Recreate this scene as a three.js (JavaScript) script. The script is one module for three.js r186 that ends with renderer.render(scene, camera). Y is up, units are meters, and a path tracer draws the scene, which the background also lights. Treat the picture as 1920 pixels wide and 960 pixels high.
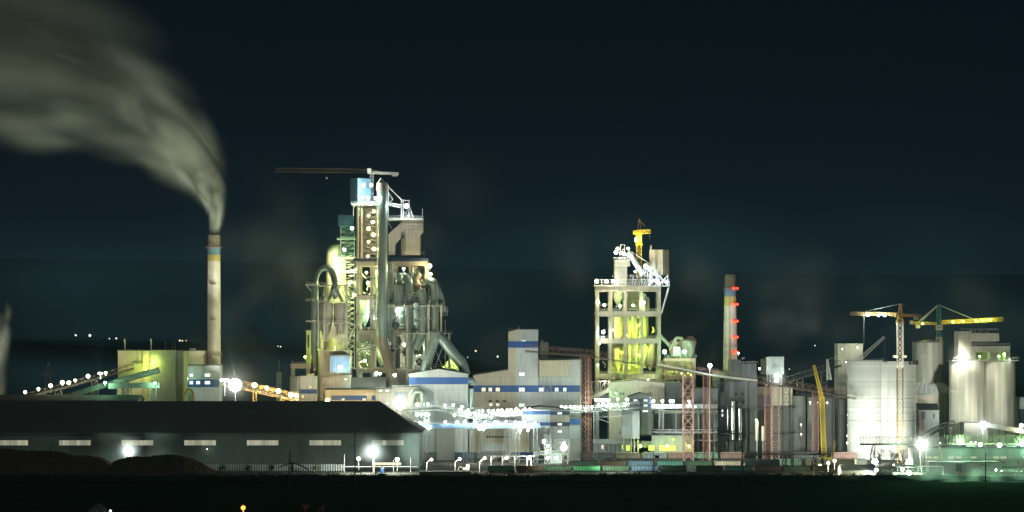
import * as THREE from 'three';
import { mergeGeometries } from 'three/addons/utils/BufferGeometryUtils.js';

// ---------------------------------------------------------------- camera, sky, moon, exposure
const F = 4560, EYE = 66, CAMZ = 1250, HZ = 620;      // focal length in photo pixels, eye height, camera z, eye level in the photo
const scene = new THREE.Scene();
const camera = new THREE.PerspectiveCamera(2 * Math.atan(480 / F) * 180 / Math.PI, 2, 1, 30000);
camera.position.set(0, EYE, CAMZ);
camera.lookAt(0, EYE, 0);
camera.setViewOffset(1920, 960, 0, 480 - HZ, 1920, 960);
const EXPOSURE = 1.0;
const renderer = new THREE.WebGLRenderer({ antialias: true });
renderer.setSize(1024, 512);
renderer.toneMapping = THREE.LinearToneMapping;
renderer.toneMappingExposure = EXPOSURE;
renderer.shadowMap.enabled = true;

function nightSky() {                                  // clear dark air: a little paler and bluer towards the horizon
  const W = 64, H = 256, d = new Float32Array(W * H * 4);
  for (let y = 0; y < H; y++) {
    const el = ((y + 0.5) / H - 0.5) * Math.PI, t = Math.exp(-Math.max(el, 0) / 0.075);
    const c = [0.0007 + 0.0030 * t, 0.0021 + 0.0074 * t, 0.0045 + 0.0108 * t];
    for (let x = 0; x < W; x++) d.set([...c, 1], (y * W + x) * 4);
  }
  const t = new THREE.DataTexture(d, W, H, THREE.RGBAFormat, THREE.FloatType);
  t.mapping = THREE.EquirectangularReflectionMapping; t.magFilter = THREE.LinearFilter; t.needsUpdate = true;
  return t;
}
scene.background = scene.environment = nightSky();
const moon = new THREE.DirectionalLight(new THREE.Color(1, 0.99, 0.88), 0.3);
moon.name = 'moon'; moon.position.set(300, 500, 700); moon.castShadow = true;
Object.assign(moon.shadow.camera, { left: -400, right: 400, top: 300, bottom: -300, far: 3000 });
scene.add(moon, moon.target);
scene.fog = new THREE.FogExp2(new THREE.Color(0.42, 0.80, 1), 0.00005);

// ---------------------------------------------------------------- helpers
let seed = 12345;
const rnd = () => { seed = (seed + 0x6d2b79f5) | 0; let t = Math.imul(seed ^ (seed >>> 15), 1 | seed); t = (t + Math.imul(t ^ (t >>> 7), 61 | t)) ^ t; return ((t ^ (t >>> 14)) >>> 0) / 4294967296; };
const rr = (a, b) => a + (b - a) * rnd();
const V = (x, y, z) => new THREE.Vector3(x, y, z);
const sc = z => F / (CAMZ - z);                                  // photo pixels per metre at depth z
const X = (px, z) => (px - 960) / sc(z), Y = (py, z) => EYE - (py - HZ) / sc(z);
const P = (px, py, z) => V(X(px, z), Y(py, z), z);
const ORD = 'first second third fourth fifth sixth seventh eighth ninth tenth eleventh twelfth thirteenth fourteenth fifteenth sixteenth seventeenth eighteenth nineteenth twentieth twenty-first twenty-second twenty-third twenty-fourth'.split(' ');

const used = {};
function numbered(name) { const n = used[name] = (used[name] ?? -1) + 1; return n ? name + '_' + String(n).padStart(3, '0') : name; }
function tag(o, label, category, group) { o.userData.label = label; o.userData.category = category; if (group) o.userData.group = group; return o; }
function thing(name, label, category, x, y, z, group) {
  const o = new THREE.Group(); o.name = numbered(name); o.position.set(x, y, z); scene.add(o);
  return tag(o, label, category, group);
}
function at(o) { const p = V(0, 0, 0); for (let q = o; q && q !== scene; q = q.parent) p.add(q.position); return p; }
function copy(o, label, x, y, z) { const c = o.clone(); c.name = numbered(o.name.replace(/_\d{3}$/, '')); scene.add(c); c.position.set(x, y, z); c.userData = { ...o.userData, label }; return c; }

class MB {                                                       // collects shapes given in world metres, builds ONE named mesh under its thing
  constructor() { this.g = []; }
  raw(g) {
    const n = g.index ? g.toNonIndexed() : g;
    for (const k of Object.keys(n.attributes)) if (k !== 'position' && k !== 'normal') n.deleteAttribute(k);
    this.g.push(n); return this;
  }
  box(x0, x1, y0, y1, z0, z1) { const g = new THREE.BoxGeometry(Math.abs(x1 - x0), Math.abs(y1 - y0), Math.abs(z1 - z0)); g.translate((x0 + x1) / 2, (y0 + y1) / 2, (z0 + z1) / 2); return this.raw(g); }
  px(a, b, top, bot, z, deep) { return this.box(X(a, z), X(b, z), Math.max(bot >= 9000 ? 0 : Y(bot, z), 0), Y(top, z), z - deep, z); }
  turned(cx, cz, w, d, y0, y1, deg) { const g = new THREE.BoxGeometry(w, y1 - y0, d); g.rotateY(deg * Math.PI / 180); g.translate(cx, (y0 + y1) / 2, cz); return this.raw(g); }
  bar(a, b, r, n = 8, r2 = r, open = false) {
    const d = b.clone().sub(a), L = d.length(); if (L < 1e-6) return this;
    const g = new THREE.CylinderGeometry(r2, r, L, n, 1, open); if (n === 4) g.rotateY(Math.PI / 4);
    g.applyQuaternion(new THREE.Quaternion().setFromUnitVectors(V(0, 1, 0), d.divideScalar(L))); g.translate((a.x + b.x) / 2, (a.y + b.y) / 2, (a.z + b.z) / 2);
    const ng = n === 4 ? g.toNonIndexed() : g; if (n === 4) ng.computeVertexNormals(); return this.raw(ng);
  }
  beam(a, b, r) { return this.bar(a, b, r * 1.1, 4, r * 1.1, true); }
  tube(pts, r, n = 12, seg = 24) { return this.raw(new THREE.TubeGeometry(new THREE.CatmullRomCurve3(pts, false, 'centripetal'), seg, r, n)); }
  lathe(x, z, prof, n = 24) { const g = new THREE.LatheGeometry(prof.map(([r, y]) => new THREE.Vector2(Math.max(r, 0.001), y)), n); g.translate(x, 0, z); return this.raw(g); }
  cyl(x, z, r, y0, y1, n = 24, r2 = r) { const g = new THREE.CylinderGeometry(r2, r, y1 - y0, n); g.translate(x, (y0 + y1) / 2, z); return this.raw(g); }
  prism(pts, z, deep) { const g = new THREE.ExtrudeGeometry(new THREE.Shape(pts.map(p => new THREE.Vector2(p[0], p[1]))), { depth: deep, bevelEnabled: false }); g.translate(0, 0, z - deep); return this.raw(g); }
  pprism(pts, z, deep) { return this.prism(pts.map(([a, b]) => [X(a, z), Math.max(b >= 9000 ? 0 : Y(b, z), 0)]), z, deep); }
  tri(...p) { const g = new THREE.BufferGeometry(); g.setAttribute('position', new THREE.Float32BufferAttribute(p.flatMap(v => [v.x, v.y, v.z]), 3)); g.computeVertexNormals(); return this.raw(g); }
  quad(a, b, c, d) { return this.tri(a, b, c, a, c, d); }
  sphere(p, r, n = 10) { const g = new THREE.SphereGeometry(r, n, Math.max(6, n >> 1)); g.translate(p.x, p.y, p.z); return this.raw(g); }
  // box lattice from a to b: chords, struts and zigzag diagonals on its four faces
  truss(a, b, w, h, bays, r, up = V(0, 1, 0), w2 = w, h2 = h, cross = false) {
    const d = b.clone().sub(a).normalize();
    let u = new THREE.Vector3().crossVectors(up, d); if (u.length() < 0.05) u = V(1, 0, 0); u.normalize();
    const v = new THREE.Vector3().crossVectors(d, u);
    const c = (t, i) => { const m = a.clone().lerp(b, t), W = (w + (w2 - w) * t) / 2, H = (h + (h2 - h) * t) / 2; return m.addScaledVector(u, (i === 0 || i === 3 ? -1 : 1) * W).addScaledVector(v, (i < 2 ? -1 : 1) * H); };
    for (let i = 0; i < 4; i++) {
      this.beam(c(0, i), c(1, i), r); const j = (i + 1) % 4;
      for (let k = 0; k <= bays; k++) {
        this.beam(c(k / bays, i), c(k / bays, j), r * 0.7);
        if (k < bays) { this.beam(c(k / bays, k % 2 ? i : j), c((k + 1) / bays, k % 2 ? j : i), r * 0.7); if (cross) this.beam(c(k / bays, k % 2 ? j : i), c((k + 1) / bays, k % 2 ? i : j), r * 0.7); }
      }
    }
    return this;
  }
  // flat lattice between two chords (a0-a1 and b0-b1)
  web(a0, a1, b0, b1, bays, r) {
    this.beam(a0, a1, r); this.beam(b0, b1, r);
    for (let k = 0; k <= bays; k++) { const t = k / bays; this.beam(a0.clone().lerp(a1, t), b0.clone().lerp(b1, t), r * 0.7); if (k < bays) { const t2 = (k + 1) / bays; k % 2 ? this.beam(a0.clone().lerp(a1, t), b0.clone().lerp(b1, t2), r * 0.7) : this.beam(b0.clone().lerp(b1, t), a0.clone().lerp(a1, t2), r * 0.7); } }
    return this;
  }
  rail(pts, h = 1.2, r = 0.06, step = 2.2) {
    for (let i = 1; i < pts.length; i++) {
      const a = pts[i - 1], b = pts[i], n = Math.max(1, Math.round(a.distanceTo(b) / step));
      for (const k of [h, h * 0.5]) this.beam(a.clone().add(V(0, k, 0)), b.clone().add(V(0, k, 0)), r);
      for (let j = 0; j <= n; j++) { const p = a.clone().lerp(b, j / n); this.beam(p, p.clone().add(V(0, h, 0)), r); }
    }
    return this;
  }
  build(name, mat, parent, opt = {}) {
    const g = this.g.length === 1 ? this.g[0] : mergeGeometries(this.g), p = g.attributes.position, n = g.attributes.normal, uv = new Float32Array(p.count * 2);
    for (let i = 0; i < p.count; i++) {
      const ax = Math.abs(n.getX(i)), ay = Math.abs(n.getY(i)), az = Math.abs(n.getZ(i)), x = p.getX(i), y = p.getY(i), z = p.getZ(i);
      if (opt.cyl) { uv[2 * i] = Math.atan2(z - opt.cyl[1], x - opt.cyl[0]) * opt.cyl[2]; uv[2 * i + 1] = y; }
      else if (ay >= ax && ay >= az) { uv[2 * i] = x; uv[2 * i + 1] = z; } else if (ax > az) { uv[2 * i] = z; uv[2 * i + 1] = y; } else { uv[2 * i] = x; uv[2 * i + 1] = y; }
    }
    g.setAttribute('uv', new THREE.BufferAttribute(uv, 2));
    const m = new THREE.Mesh(g, mat); m.castShadow = m.receiveShadow = true;
    if (parent) { const o = at(parent); g.translate(-o.x, -o.y, -o.z); m.name = name; parent.add(m); } else { m.name = numbered(name); scene.add(m); }
    if (opt.kind) m.userData.kind = opt.kind;
    return m;
  }
}
const mb = () => new MB();

// ---------------------------------------------------------------- procedural surfaces
const hash = (x, y, s) => { let h = Math.imul(x, 374761393) ^ Math.imul(y, 668265263) ^ Math.imul(s, 1442695041); h = Math.imul(h ^ (h >>> 13), 1274126177); return ((h ^ (h >>> 16)) >>> 0) / 4294967296; };
function vnoise(u, v, nx, ny, s) {                                // periodic value noise
  const x = u * nx, y = v * ny, xi = Math.floor(x), yi = Math.floor(y), f = t => t * t * (3 - 2 * t), a = f(x - xi), b = f(y - yi), w = (i, n) => ((i % n) + n) % n;
  const h = (i, j) => hash(w(i, nx), w(j, ny), s);
  return (h(xi, yi) * (1 - a) + h(xi + 1, yi) * a) * (1 - b) + (h(xi, yi + 1) * (1 - a) + h(xi + 1, yi + 1) * a) * b;
}
const fbm = (u, v, n, s) => vnoise(u, v, n, n, s) * 0.5 + vnoise(u, v, n * 2, n * 2, s + 1) * 0.27 + vnoise(u, v, n * 4, n * 4, s + 2) * 0.15 + vnoise(u, v, n * 8, n * 8, s + 3) * 0.08;
function texture(metresX, metresY, fn, W = 512, H = 512) {
  const d = new Uint8Array(W * H * 4);
  for (let y = 0; y < H; y++) for (let x = 0; x < W; x++) { const k = fn(x / W, y / H), c = Array.isArray(k) ? k : [k, k, k]; for (let i = 0; i < 3; i++) d[(y * W + x) * 4 + i] = Math.max(0, Math.min(255, c[i] * 255)); d[(y * W + x) * 4 + 3] = 255; }
  const t = new THREE.DataTexture(d, W, H); t.wrapS = t.wrapT = THREE.RepeatWrapping; t.magFilter = THREE.LinearFilter; t.repeat.set(1 / metresX, 1 / metresY); t.needsUpdate = true; return t;
}
// a streaked, blotchy cast surface with formwork lifts
const concreteTex = texture(23, 19, (u, v) => { const st = vnoise(u, v, 60, 3, 5), b = fbm(u, v, 5, 11), l = ((v * 8) % 1) < 0.035 ? 0.87 : 1; return (0.56 + 0.34 * b + 0.18 * (st - 0.4)) * l; });
// slip-formed silo: fine level rings, some of them dark, and long vertical stains
const siloTex = texture(41, 52, (u, v) => {
  const w = v * 27 + 0.45 * Math.sin(v * 40.8) + 0.3 * Math.sin(v * 107 + 1), row = Math.floor(w), f = w - row, big = hash(row, 3, 9) > 0.76 ? 0.74 : 0.98, ring = f < 0.16 + 0.1 * vnoise(u, v, 9, 30, 14) ? 0.92 * big : 1;
  return (0.55 + 0.3 * fbm(u, v, 4, 31) + 0.16 * hash(row, 1, 4) + 0.12 * (vnoise(u, v, 24, 2, 7) - 0.5)) * ring;
}, 512, 1024);
const stainTex = texture(57, 60, (u, v) => { const st = vnoise(u, v, 36, 2, 21) * 0.6 + vnoise(u, v, 90, 3, 22) * 0.4, l = ((v * 9) % 1) < 0.02 ? 0.9 : 1; return (0.3 + 0.8 * st + 0.2 * (fbm(u, v, 6, 41) - 0.5)) * l; }, 512, 512);
// profiled sheet cladding: narrow ribs, sheet rows, run-off under the joints
const sheetTex = texture(24, 18, (u, v) => { const p = Math.floor(u * 24), q = Math.floor(v * 3), f = (u * 24) % 1, g = (v * 3) % 1; return (0.82 + 0.13 * hash(p, q, 3) - 0.1 * vnoise(u, v, 48, 4, 8) - 0.1 * fbm(u, v, 4, 17)) * (f < 0.1 ? 0.88 : 1) * (g < 0.02 ? 0.8 : 1); });
const roofTex = texture(20, 30, (u, v) => (0.75 + 0.25 * fbm(u, v, 6, 51)) * (((u * 20) % 1) < 0.14 ? 0.75 : 1));
const metalTex = texture(9, 7, (u, v) => 0.72 + 0.26 * fbm(u, v, 6, 61) + (((v * 3) % 1) < 0.04 ? -0.18 : 0));
const rustTex = texture(6, 8, (u, v) => { const b = fbm(u, v, 7, 71); return [0.62 + 0.36 * b, 0.55 + 0.4 * b, 0.5 + 0.45 * b]; }, 256, 256);
const earthTex = texture(37, 31, (u, v) => { const b = fbm(u, v, 7, 81), c = fbm(u, v, 24, 85); return 0.35 + 0.45 * b + 0.35 * (c - 0.4); });
const frostTex = texture(2.2, 3.1, (u, v) => 0.55 + 0.45 * vnoise(u, v, 14, 2, 91), 256, 256);

const matte = (c, o = {}) => new THREE.MeshPhysicalMaterial({ color: new THREE.Color().setRGB(...c), roughness: 1, specularIntensity: 0, ...o });
const mat = (c, o = {}) => new THREE.MeshStandardMaterial({ color: new THREE.Color().setRGB(...c), roughness: 0.85, ...o });
const M = {
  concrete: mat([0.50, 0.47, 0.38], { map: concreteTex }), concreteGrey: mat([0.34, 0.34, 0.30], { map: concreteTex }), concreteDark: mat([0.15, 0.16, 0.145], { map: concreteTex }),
  silo: mat([0.66, 0.66, 0.60], { map: siloTex }), siloStain: mat([0.58, 0.56, 0.46], { map: stainTex }), siloGrey: mat([0.36, 0.36, 0.31], { map: stainTex }), chimney: mat([0.58, 0.54, 0.43], { map: concreteTex }),
  sheetWhite: mat([0.57, 0.62, 0.62], { map: sheetTex, roughness: 0.6 }), sheetCream: mat([0.62, 0.57, 0.42], { map: sheetTex, roughness: 0.6 }), sheetGrey: mat([0.33, 0.36, 0.33], { map: sheetTex, roughness: 0.6 }), sheetDark: mat([0.12, 0.14, 0.125], { map: sheetTex, roughness: 0.7 }),
  blue: mat([0.035, 0.12, 0.38], { map: sheetTex, roughness: 0.55 }), paleBlue: mat([0.17, 0.30, 0.46], { map: sheetTex, roughness: 0.5 }), darkBlue: mat([0.03, 0.055, 0.11], { map: sheetTex, roughness: 0.6 }),
  roof: matte([0.075, 0.085, 0.08], { map: roofTex }), roofGrey: mat([0.13, 0.14, 0.135], { map: roofTex }), roofPale: mat([0.30, 0.34, 0.34], { map: roofTex, roughness: 0.5 }),
  hallGreen: mat([0.10, 0.135, 0.115], { map: sheetTex, roughness: 0.7 }),
  pipe: mat([0.27, 0.345, 0.325], { map: metalTex, roughness: 0.38, metalness: 0.55 }), pipeBrown: mat([0.27, 0.24, 0.19], { map: metalTex, roughness: 0.55, metalness: 0.25 }), chrome: mat([0.6, 0.62, 0.6], { roughness: 0.22, metalness: 0.9 }),
  steel: mat([0.36, 0.37, 0.34], { roughness: 0.6, metalness: 0.2 }), steelDark: mat([0.06, 0.06, 0.055], { roughness: 0.7 }), deckSteel: mat([0.24, 0.26, 0.26], { roughness: 0.6 }), latticeSteel: mat([0.30, 0.30, 0.25], { roughness: 0.65 }), steelPale: mat([0.60, 0.61, 0.56], { roughness: 0.6 }),
  red: mat([0.32, 0.16, 0.13], { map: rustTex, roughness: 0.8 }), redPale: mat([0.46, 0.29, 0.25], { map: rustTex, roughness: 0.8 }), rustDark: mat([0.22, 0.15, 0.09], { map: rustTex }), rust: mat([0.30, 0.20, 0.16], { map: rustTex }),
  yellow: mat([0.62, 0.47, 0.06], { roughness: 0.55 }), ochre: mat([0.40, 0.27, 0.09], { map: rustTex, roughness: 0.7 }), teal: mat([0.03, 0.17, 0.19], { roughness: 0.6 }),
  olive: mat([0.17, 0.15, 0.09], { map: concreteTex }), paintBlue: mat([0.13, 0.24, 0.30], { map: concreteTex }), paintYellow: mat([0.46, 0.37, 0.10], { map: concreteTex }),
  earth: matte([0.085, 0.065, 0.045], { map: earthTex, roughness: 1 }), yard: matte([0.15, 0.145, 0.125], { map: earthTex, roughness: 1 }), field: matte([0.019, 0.030, 0.015], { map: earthTex, roughness: 1 }), asphalt: mat([0.07, 0.07, 0.068], { map: earthTex, roughness: 0.9 }),
  leaf: matte([0.05, 0.065, 0.03], { roughness: 1 }), bark: mat([0.09, 0.075, 0.055], { roughness: 1 }), wood: matte([0.05, 0.042, 0.035]), black: mat([0.02, 0.02, 0.02]),
  hole: mat([0.03, 0.03, 0.03], { roughness: 0.9 }), glassDark: mat([0.03, 0.04, 0.045], { roughness: 0.15 }),
};
const glowCache = {};
const glow = (c, k) => glowCache[c.join() + k] ??= new THREE.MeshStandardMaterial({ color: new THREE.Color(0.05, 0.05, 0.05), roughness: 0.5, emissive: new THREE.Color().setRGB(...c), emissiveIntensity: k });
const COOL = [0.82, 1, 0.82], WARM = [1, 0.88, 0.52], SODIUM = [1, 0.68, 0.28], LIME = [0.74, 1, 0.14], GREEN = [0.42, 1, 0.55], RED = [1, 0.045, 0.012], ICE = [0.78, 0.92, 1];
const litWarm = mat([0.2, 0.2, 0.18], { emissive: new THREE.Color(1, 0.9, 0.62), emissiveIntensity: 1.1 }), litCool = mat([0.2, 0.2, 0.2], { emissive: new THREE.Color(0.92, 1, 0.94), emissiveIntensity: 1.2 }), litLime = mat([0.2, 0.2, 0.1], { emissive: new THREE.Color(0.72, 1, 0.1), emissiveIntensity: 1.3 });
const litHall = mat([0.3, 0.3, 0.26], { emissive: new THREE.Color(0.95, 0.92, 0.66), emissiveIntensity: 0.52, emissiveMap: frostTex }), litHallB = mat([0.3, 0.3, 0.26], { emissive: new THREE.Color(1, 0.93, 0.62), emissiveIntensity: 0.42, emissiveMap: frostTex }), litHallC = mat([0.3, 0.3, 0.26], { emissive: new THREE.Color(0.86, 0.92, 0.66), emissiveIntensity: 0.34, emissiveMap: frostTex }), litHallDim = mat([0.3, 0.3, 0.26], { emissive: new THREE.Color(0.8, 0.86, 0.55), emissiveIntensity: 0.16, emissiveMap: frostTex });

// a window: dark frame round a pane, a part of the building it is set in
function windowIn(parent, a, b, top, bot, z, m = litCool, mull = 1) {
  const x0 = X(a, z), x1 = X(b, z), y0 = Y(bot, z), y1 = Y(top, z), f = mb(), w = 0.09;
  const p = mb().box(x0, x1, y0, y1, z - 0.05, z + 0.03).build('window', m, parent);
  f.box(x0 - w, x1 + w, y0 - w, y0, z - 0.05, z + 0.08).box(x0 - w, x1 + w, y1, y1 + w, z - 0.05, z + 0.08).box(x0 - w, x0, y0, y1, z - 0.05, z + 0.08).box(x1, x1 + w, y0, y1, z - 0.05, z + 0.08);
  for (let k = 1; k <= mull; k++) { const x = x0 + (x1 - x0) * k / (mull + 1); f.box(x - 0.05, x + 0.05, y0, y1, z + 0.031, z + 0.08); }
  f.build('frame', M.steelDark, p);
  return p;
}
// ---- lamps: a glowing lens and, in front of it, the light that it throws
const LIGHTS = 1;
function pointLight(parent, p, c, I, soft = 12) { const l = new THREE.PointLight(new THREE.Color().setRGB(...c), I * LIGHTS); l.name = 'light'; l.shadow.radius = soft; l.castShadow = true; l.position.copy(p).sub(at(parent)); parent.add(l); return l; }
function spotLight(parent, p, to, c, I, angle, pen = 0.7, soft = 15) {
  const l = new THREE.SpotLight(new THREE.Color().setRGB(...c), I * LIGHTS, 0, angle * Math.PI / 180, pen, 2); l.name = 'light'; l.shadow.radius = soft; l.castShadow = true;
  l.position.copy(p).sub(at(parent)); l.target.position.copy(to).sub(at(parent)); l.target.name = 'aim'; parent.add(l, l.target); return l;
}
const lensGeo = {};
function bulb(parent, p, r, c, k) { const g = lensGeo[r] ??= new THREE.IcosahedronGeometry(r, 1); const m = new THREE.Mesh(g, glow(c, k)); m.name = 'bulb'; m.position.copy(p).sub(at(parent)); parent.add(m); return m; }
// a lantern on a short arm: p is the centre of the glowing globe; the light is set just below it and in front
function lantern(label, group, p, c, I, { r = 0.62, k = 26, post = 1.6, name = 'lantern', cat = 'lamp', off = V(0, -0.1, 1.5), poleMat = M.steelPale } = {}) {
  const t = thing(name, label, cat, p.x, p.y - post, p.z, group);
  mb().bar(p.clone().add(V(0, -post, -0.2)), p.clone().add(V(0, 0.1, -0.2)), 0.09, 6).build('pole', poleMat, t);
  mb().cyl(p.x, p.z - 0.1, r * 0.7, p.y + r * 0.75, p.y + r + 0.22, 8, r * 0.35).build('cap', M.steelDark, t);
  bulb(t, p, r, c, k);
  if (I) pointLight(t, p.clone().addScaledVector(off, Math.max(1, r / 0.62)), c, I);
  return t;
}
// a battery of floodlight heads on a mast or bracket, aimed at one or more points
function floods(label, p, c, beams, { n = [2, 2], size = 1.3, k = 30, I = 0, pole = 0, group, name = 'floodlight', cat = 'floodlight', face = V(0, -0.1, 1) } = {}) {
  const t = thing(name, label, cat, p.x, p.y - pole, p.z, group);
  if (pole) mb().bar(V(p.x, p.y - pole, p.z - 0.7), V(p.x, p.y, p.z - 0.7), 0.3, 8, 0.16).build('mast', M.steel, t);
  const heads = n[0] * n[1], spots = [[0, 0]];
  if (heads > 3) for (let k = 0; k < 6; k++) spots.push([Math.cos(k * Math.PI / 3), Math.sin(k * Math.PI / 3)]);
  if (heads > 9) for (let k = 0; k < 12; k++) spots.push([1.93 * Math.cos((k + 0.5) * Math.PI / 6), 1.93 * Math.sin((k + 0.5) * Math.PI / 6)]);
  if (heads < 4 || n[1] === 1) { spots.length = 0; for (let k = 0; k < n[0]; k++) spots.push([k - (n[0] - 1) / 2, 0]); }
  const wide = Math.max(...spots.map(q => q[0])) * size + 0.3;
  mb().box(p.x - wide, p.x + wide, p.y - 0.1, p.y + 0.1, p.z - 0.75, p.z - 0.52).build('crossbar', M.steelDark, t);
  for (const [i, j] of spots) {
    const ring = Math.hypot(i, j), kk = heads > 3 && n[1] > 1 ? k * (ring > 1.5 ? 0.06 : ring > 0.5 ? 0.3 : 1) : k;
    const x = p.x + i * size, y = p.y + j * size, s = size * 0.46, h = mb().raw((() => { const g = new THREE.CylinderGeometry(s, s * 0.7, 0.5, 10); g.rotateX(Math.PI / 2); g.translate(x, y, p.z - 0.26); return g; })()).build('lamp_head', M.steelDark, t);
    const d = new THREE.Mesh(lensGeo['s' + s] ??= new THREE.SphereGeometry(s * 0.97, 10, 5, 0, Math.PI * 2, 0, Math.PI / 2), glow(c, kk)); d.name = 'lens'; d.rotation.x = Math.PI / 2; d.scale.y = 0.5; d.position.set(x, y, p.z).sub(at(h)); h.add(d);
  }
  const o = p.clone().addScaledVector(face, size * 0.9), up = p.clone().add(V(0, (heads > 9 ? 2.5 : heads > 3 ? 1.5 : 0.5) * size + 0.5, 0.6));
  for (const [to, J, ang, pen] of beams) spotLight(t, up, to, c, J, ang, pen);
  if (I) pointLight(t, o, c, I, 20);
  return t;
}

// ---------------------------------------------------------------- the setting
function structure(o) { o.userData.kind = 'structure'; return o; }
function sheet(name, x0, x1, z0, z1, y, m) { const g = new THREE.PlaneGeometry(x1 - x0, z1 - z0); g.rotateX(-Math.PI / 2); g.translate((x0 + x1) / 2, y, (z0 + z1) / 2); return structure(mb().raw(g).build(name, m)); }
// the plain; before the yard the fields dip and then climb to the hill the view is taken from
{
  const zs = [-7500, -2600, -600, 0, 176, 182, 200, 220, 240, 270, 310, 350, 385, 420, 600, 900, 1180, 1300, 1600], hs = [0, 0, 0, 0, 0, -0.8, -4.4, -8.4, -12.4, -15, -13, -8, -3, 0, 14, 38, 60, 64, 64];
  const xs = [-7000, -2500, -900, -500, -250, -100, 0, 60, 100, 115, 130, 145, 160, 175, 190, 220, 300, 450, 800, 2500, 7000], p = [], id = [], n = xs.length;
  zs.forEach((z, j) => xs.forEach(x => { const s = THREE.MathUtils.smoothstep(x, 95, 185), flat = z < 300 ? 0 : Math.max(hs[j], -2); p.push(x, hs[j] * (1 - s) + flat * s, z); }));
  for (let j = 0; j < zs.length - 1; j++) for (let i = 0; i < n - 1; i++) { const a = j * n + i; id.push(a, a + n, a + 1, a + 1, a + n, a + n + 1); }
  const g = new THREE.BufferGeometry(); g.setAttribute('position', new THREE.Float32BufferAttribute(p, 3)); g.setIndex(id); g.computeVertexNormals();
  structure(mb().raw(g).build('ground', M.field));
}
sheet('plant_yard', -230, 330, -160, 164, 0.006, M.yard);
sheet('access_road', -100, 60, 108, 118, 0.012, M.asphalt);
// the far hills: a long wooded ridge, its crest a little lower to the right
function ridge(name, x0, x1, nx, z0, z1, nz, crest, rough, s) {
  const p = [], id = [];
  for (let j = 0; j <= nz; j++) for (let i = 0; i <= nx; i++) {
    const u = i / nx, v = j / nz, x = x0 + (x1 - x0) * u, z = z0 + (z1 - z0) * v, f = Math.sin(Math.min(1, v / 0.62) * Math.PI / 2) * (v > 0.62 ? Math.cos((v - 0.62) / 0.38 * Math.PI / 2) : 1);
    const c = crest(x), e = Math.min(1, Math.min(u, 1 - u) * 12);
    p.push(x, Math.max(-1, f * (c + rough * (fbm((x / 9000) % 1 + 1, v * 0.9, 9, s) - 0.5)) * e - 0.5), z);
  }
  for (let j = 0; j < nz; j++) for (let i = 0; i < nx; i++) { const a = j * (nx + 1) + i; id.push(a, a + 1, a + nx + 1, a + 1, a + nx + 2, a + nx + 1); }
  const g = new THREE.BufferGeometry(); g.setAttribute('position', new THREE.Float32BufferAttribute(p, 3)); g.setIndex(id); g.computeVertexNormals();
  for (let i = 0; i < g.attributes.normal.count; i++) if (g.attributes.normal.getY(i) < 0) g.attributes.normal.setXYZ(i, -g.attributes.normal.getX(i), -g.attributes.normal.getY(i), -g.attributes.normal.getZ(i));
  return structure(mb().raw(g).build(name, M.field));
}
ridge('hills', -5200, 5200, 180, -2600, -6900, 24, x => 246 - 34 / (1 + Math.exp(-(x + 250) / 260)) - 0.004 * x, 34, 5);
ridge('low_ridge', -900, 40, 90, -1250, -1900, 12, x => 52 - 0.012 * (x + 400) - Math.max(0, x + 300) * 0.06, 9, 15);
// embankment between the yard and the dark fields in front of it
{
  const p = [], id = [], n = 240;
  for (let i = 0; i <= n; i++) {
    const x = -330 + 560 * i / n, h = 0.9 + 1.4 * fbm(i / n, 0.3, 14, 3) + 0.5 * hash(i, 1, 8), z = 172;
    p.push(x, -0.2, z - 9, x, h, z - 2.5, x, h * 0.9, z + 2, x, -0.2, z + 11);
  }
  for (let i = 0; i < n; i++) for (let k = 0; k < 3; k++) { const a = i * 4 + k; id.push(a, a + 1, a + 4, a + 1, a + 5, a + 4); }
  const g = new THREE.BufferGeometry(); g.setAttribute('position', new THREE.Float32BufferAttribute(p, 3)); g.setIndex(id); g.computeVertexNormals();
  for (let i = 0; i < g.attributes.normal.count; i++) if (g.attributes.normal.getY(i) < 0) g.attributes.normal.setXYZ(i, -g.attributes.normal.getX(i), -g.attributes.normal.getY(i), -g.attributes.normal.getZ(i));
  structure(mb().raw(g).build('embankment', M.field));
}
// leaf clumps: many small tilted faces through the volume of a crown
function clump(b, cx, cy, cz, rx, ry, rz, n, s) {
  for (let i = 0; i < n; i++) {
    let x, y, z; do { x = rr(-1, 1); y = rr(-1, 1); z = rr(-1, 1); } while (x * x + y * y + z * z > 1);
    const k = 0.75 + 0.25 * Math.sin(x * 5 + y * 7 + z * 3), p = V(cx + x * rx * k, cy + y * ry * k, cz + z * rz * k), a = V(rr(-1, 1), rr(-1, 1), rr(-1, 1)).normalize().multiplyScalar(s), c = V(rr(-1, 1), rr(-1, 1), rr(-1, 1)).normalize().multiplyScalar(s);
    b.tri(p.clone().add(a), p.clone().sub(a), p.clone().add(c));
  }
  return b;
}
{ // scrub along the embankment and below it: one mass nobody could count
  const b = mb();
  for (let i = 0; i < 170; i++) { const x = rr(-290, 150), h = i % 3 ? rr(0.4, 1) : rr(1, 2); clump(b, x, 1.6 + h * 0.4, rr(166, 176), rr(1.5, 5), h, 2, 26, 0.5); }
  for (let i = 0; i < 40; i++) clump(b, X(rr(1500, 1760), 168), 1.2, rr(164, 174), rr(2, 4), rr(0.8, 1.7), 2, 34, 0.5);
  const o = b.build('undergrowth', M.leaf); o.userData = { kind: 'stuff', label: 'dark scrub along the low bank in front of the lit rail yard', category: 'scrub' };
}
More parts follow.
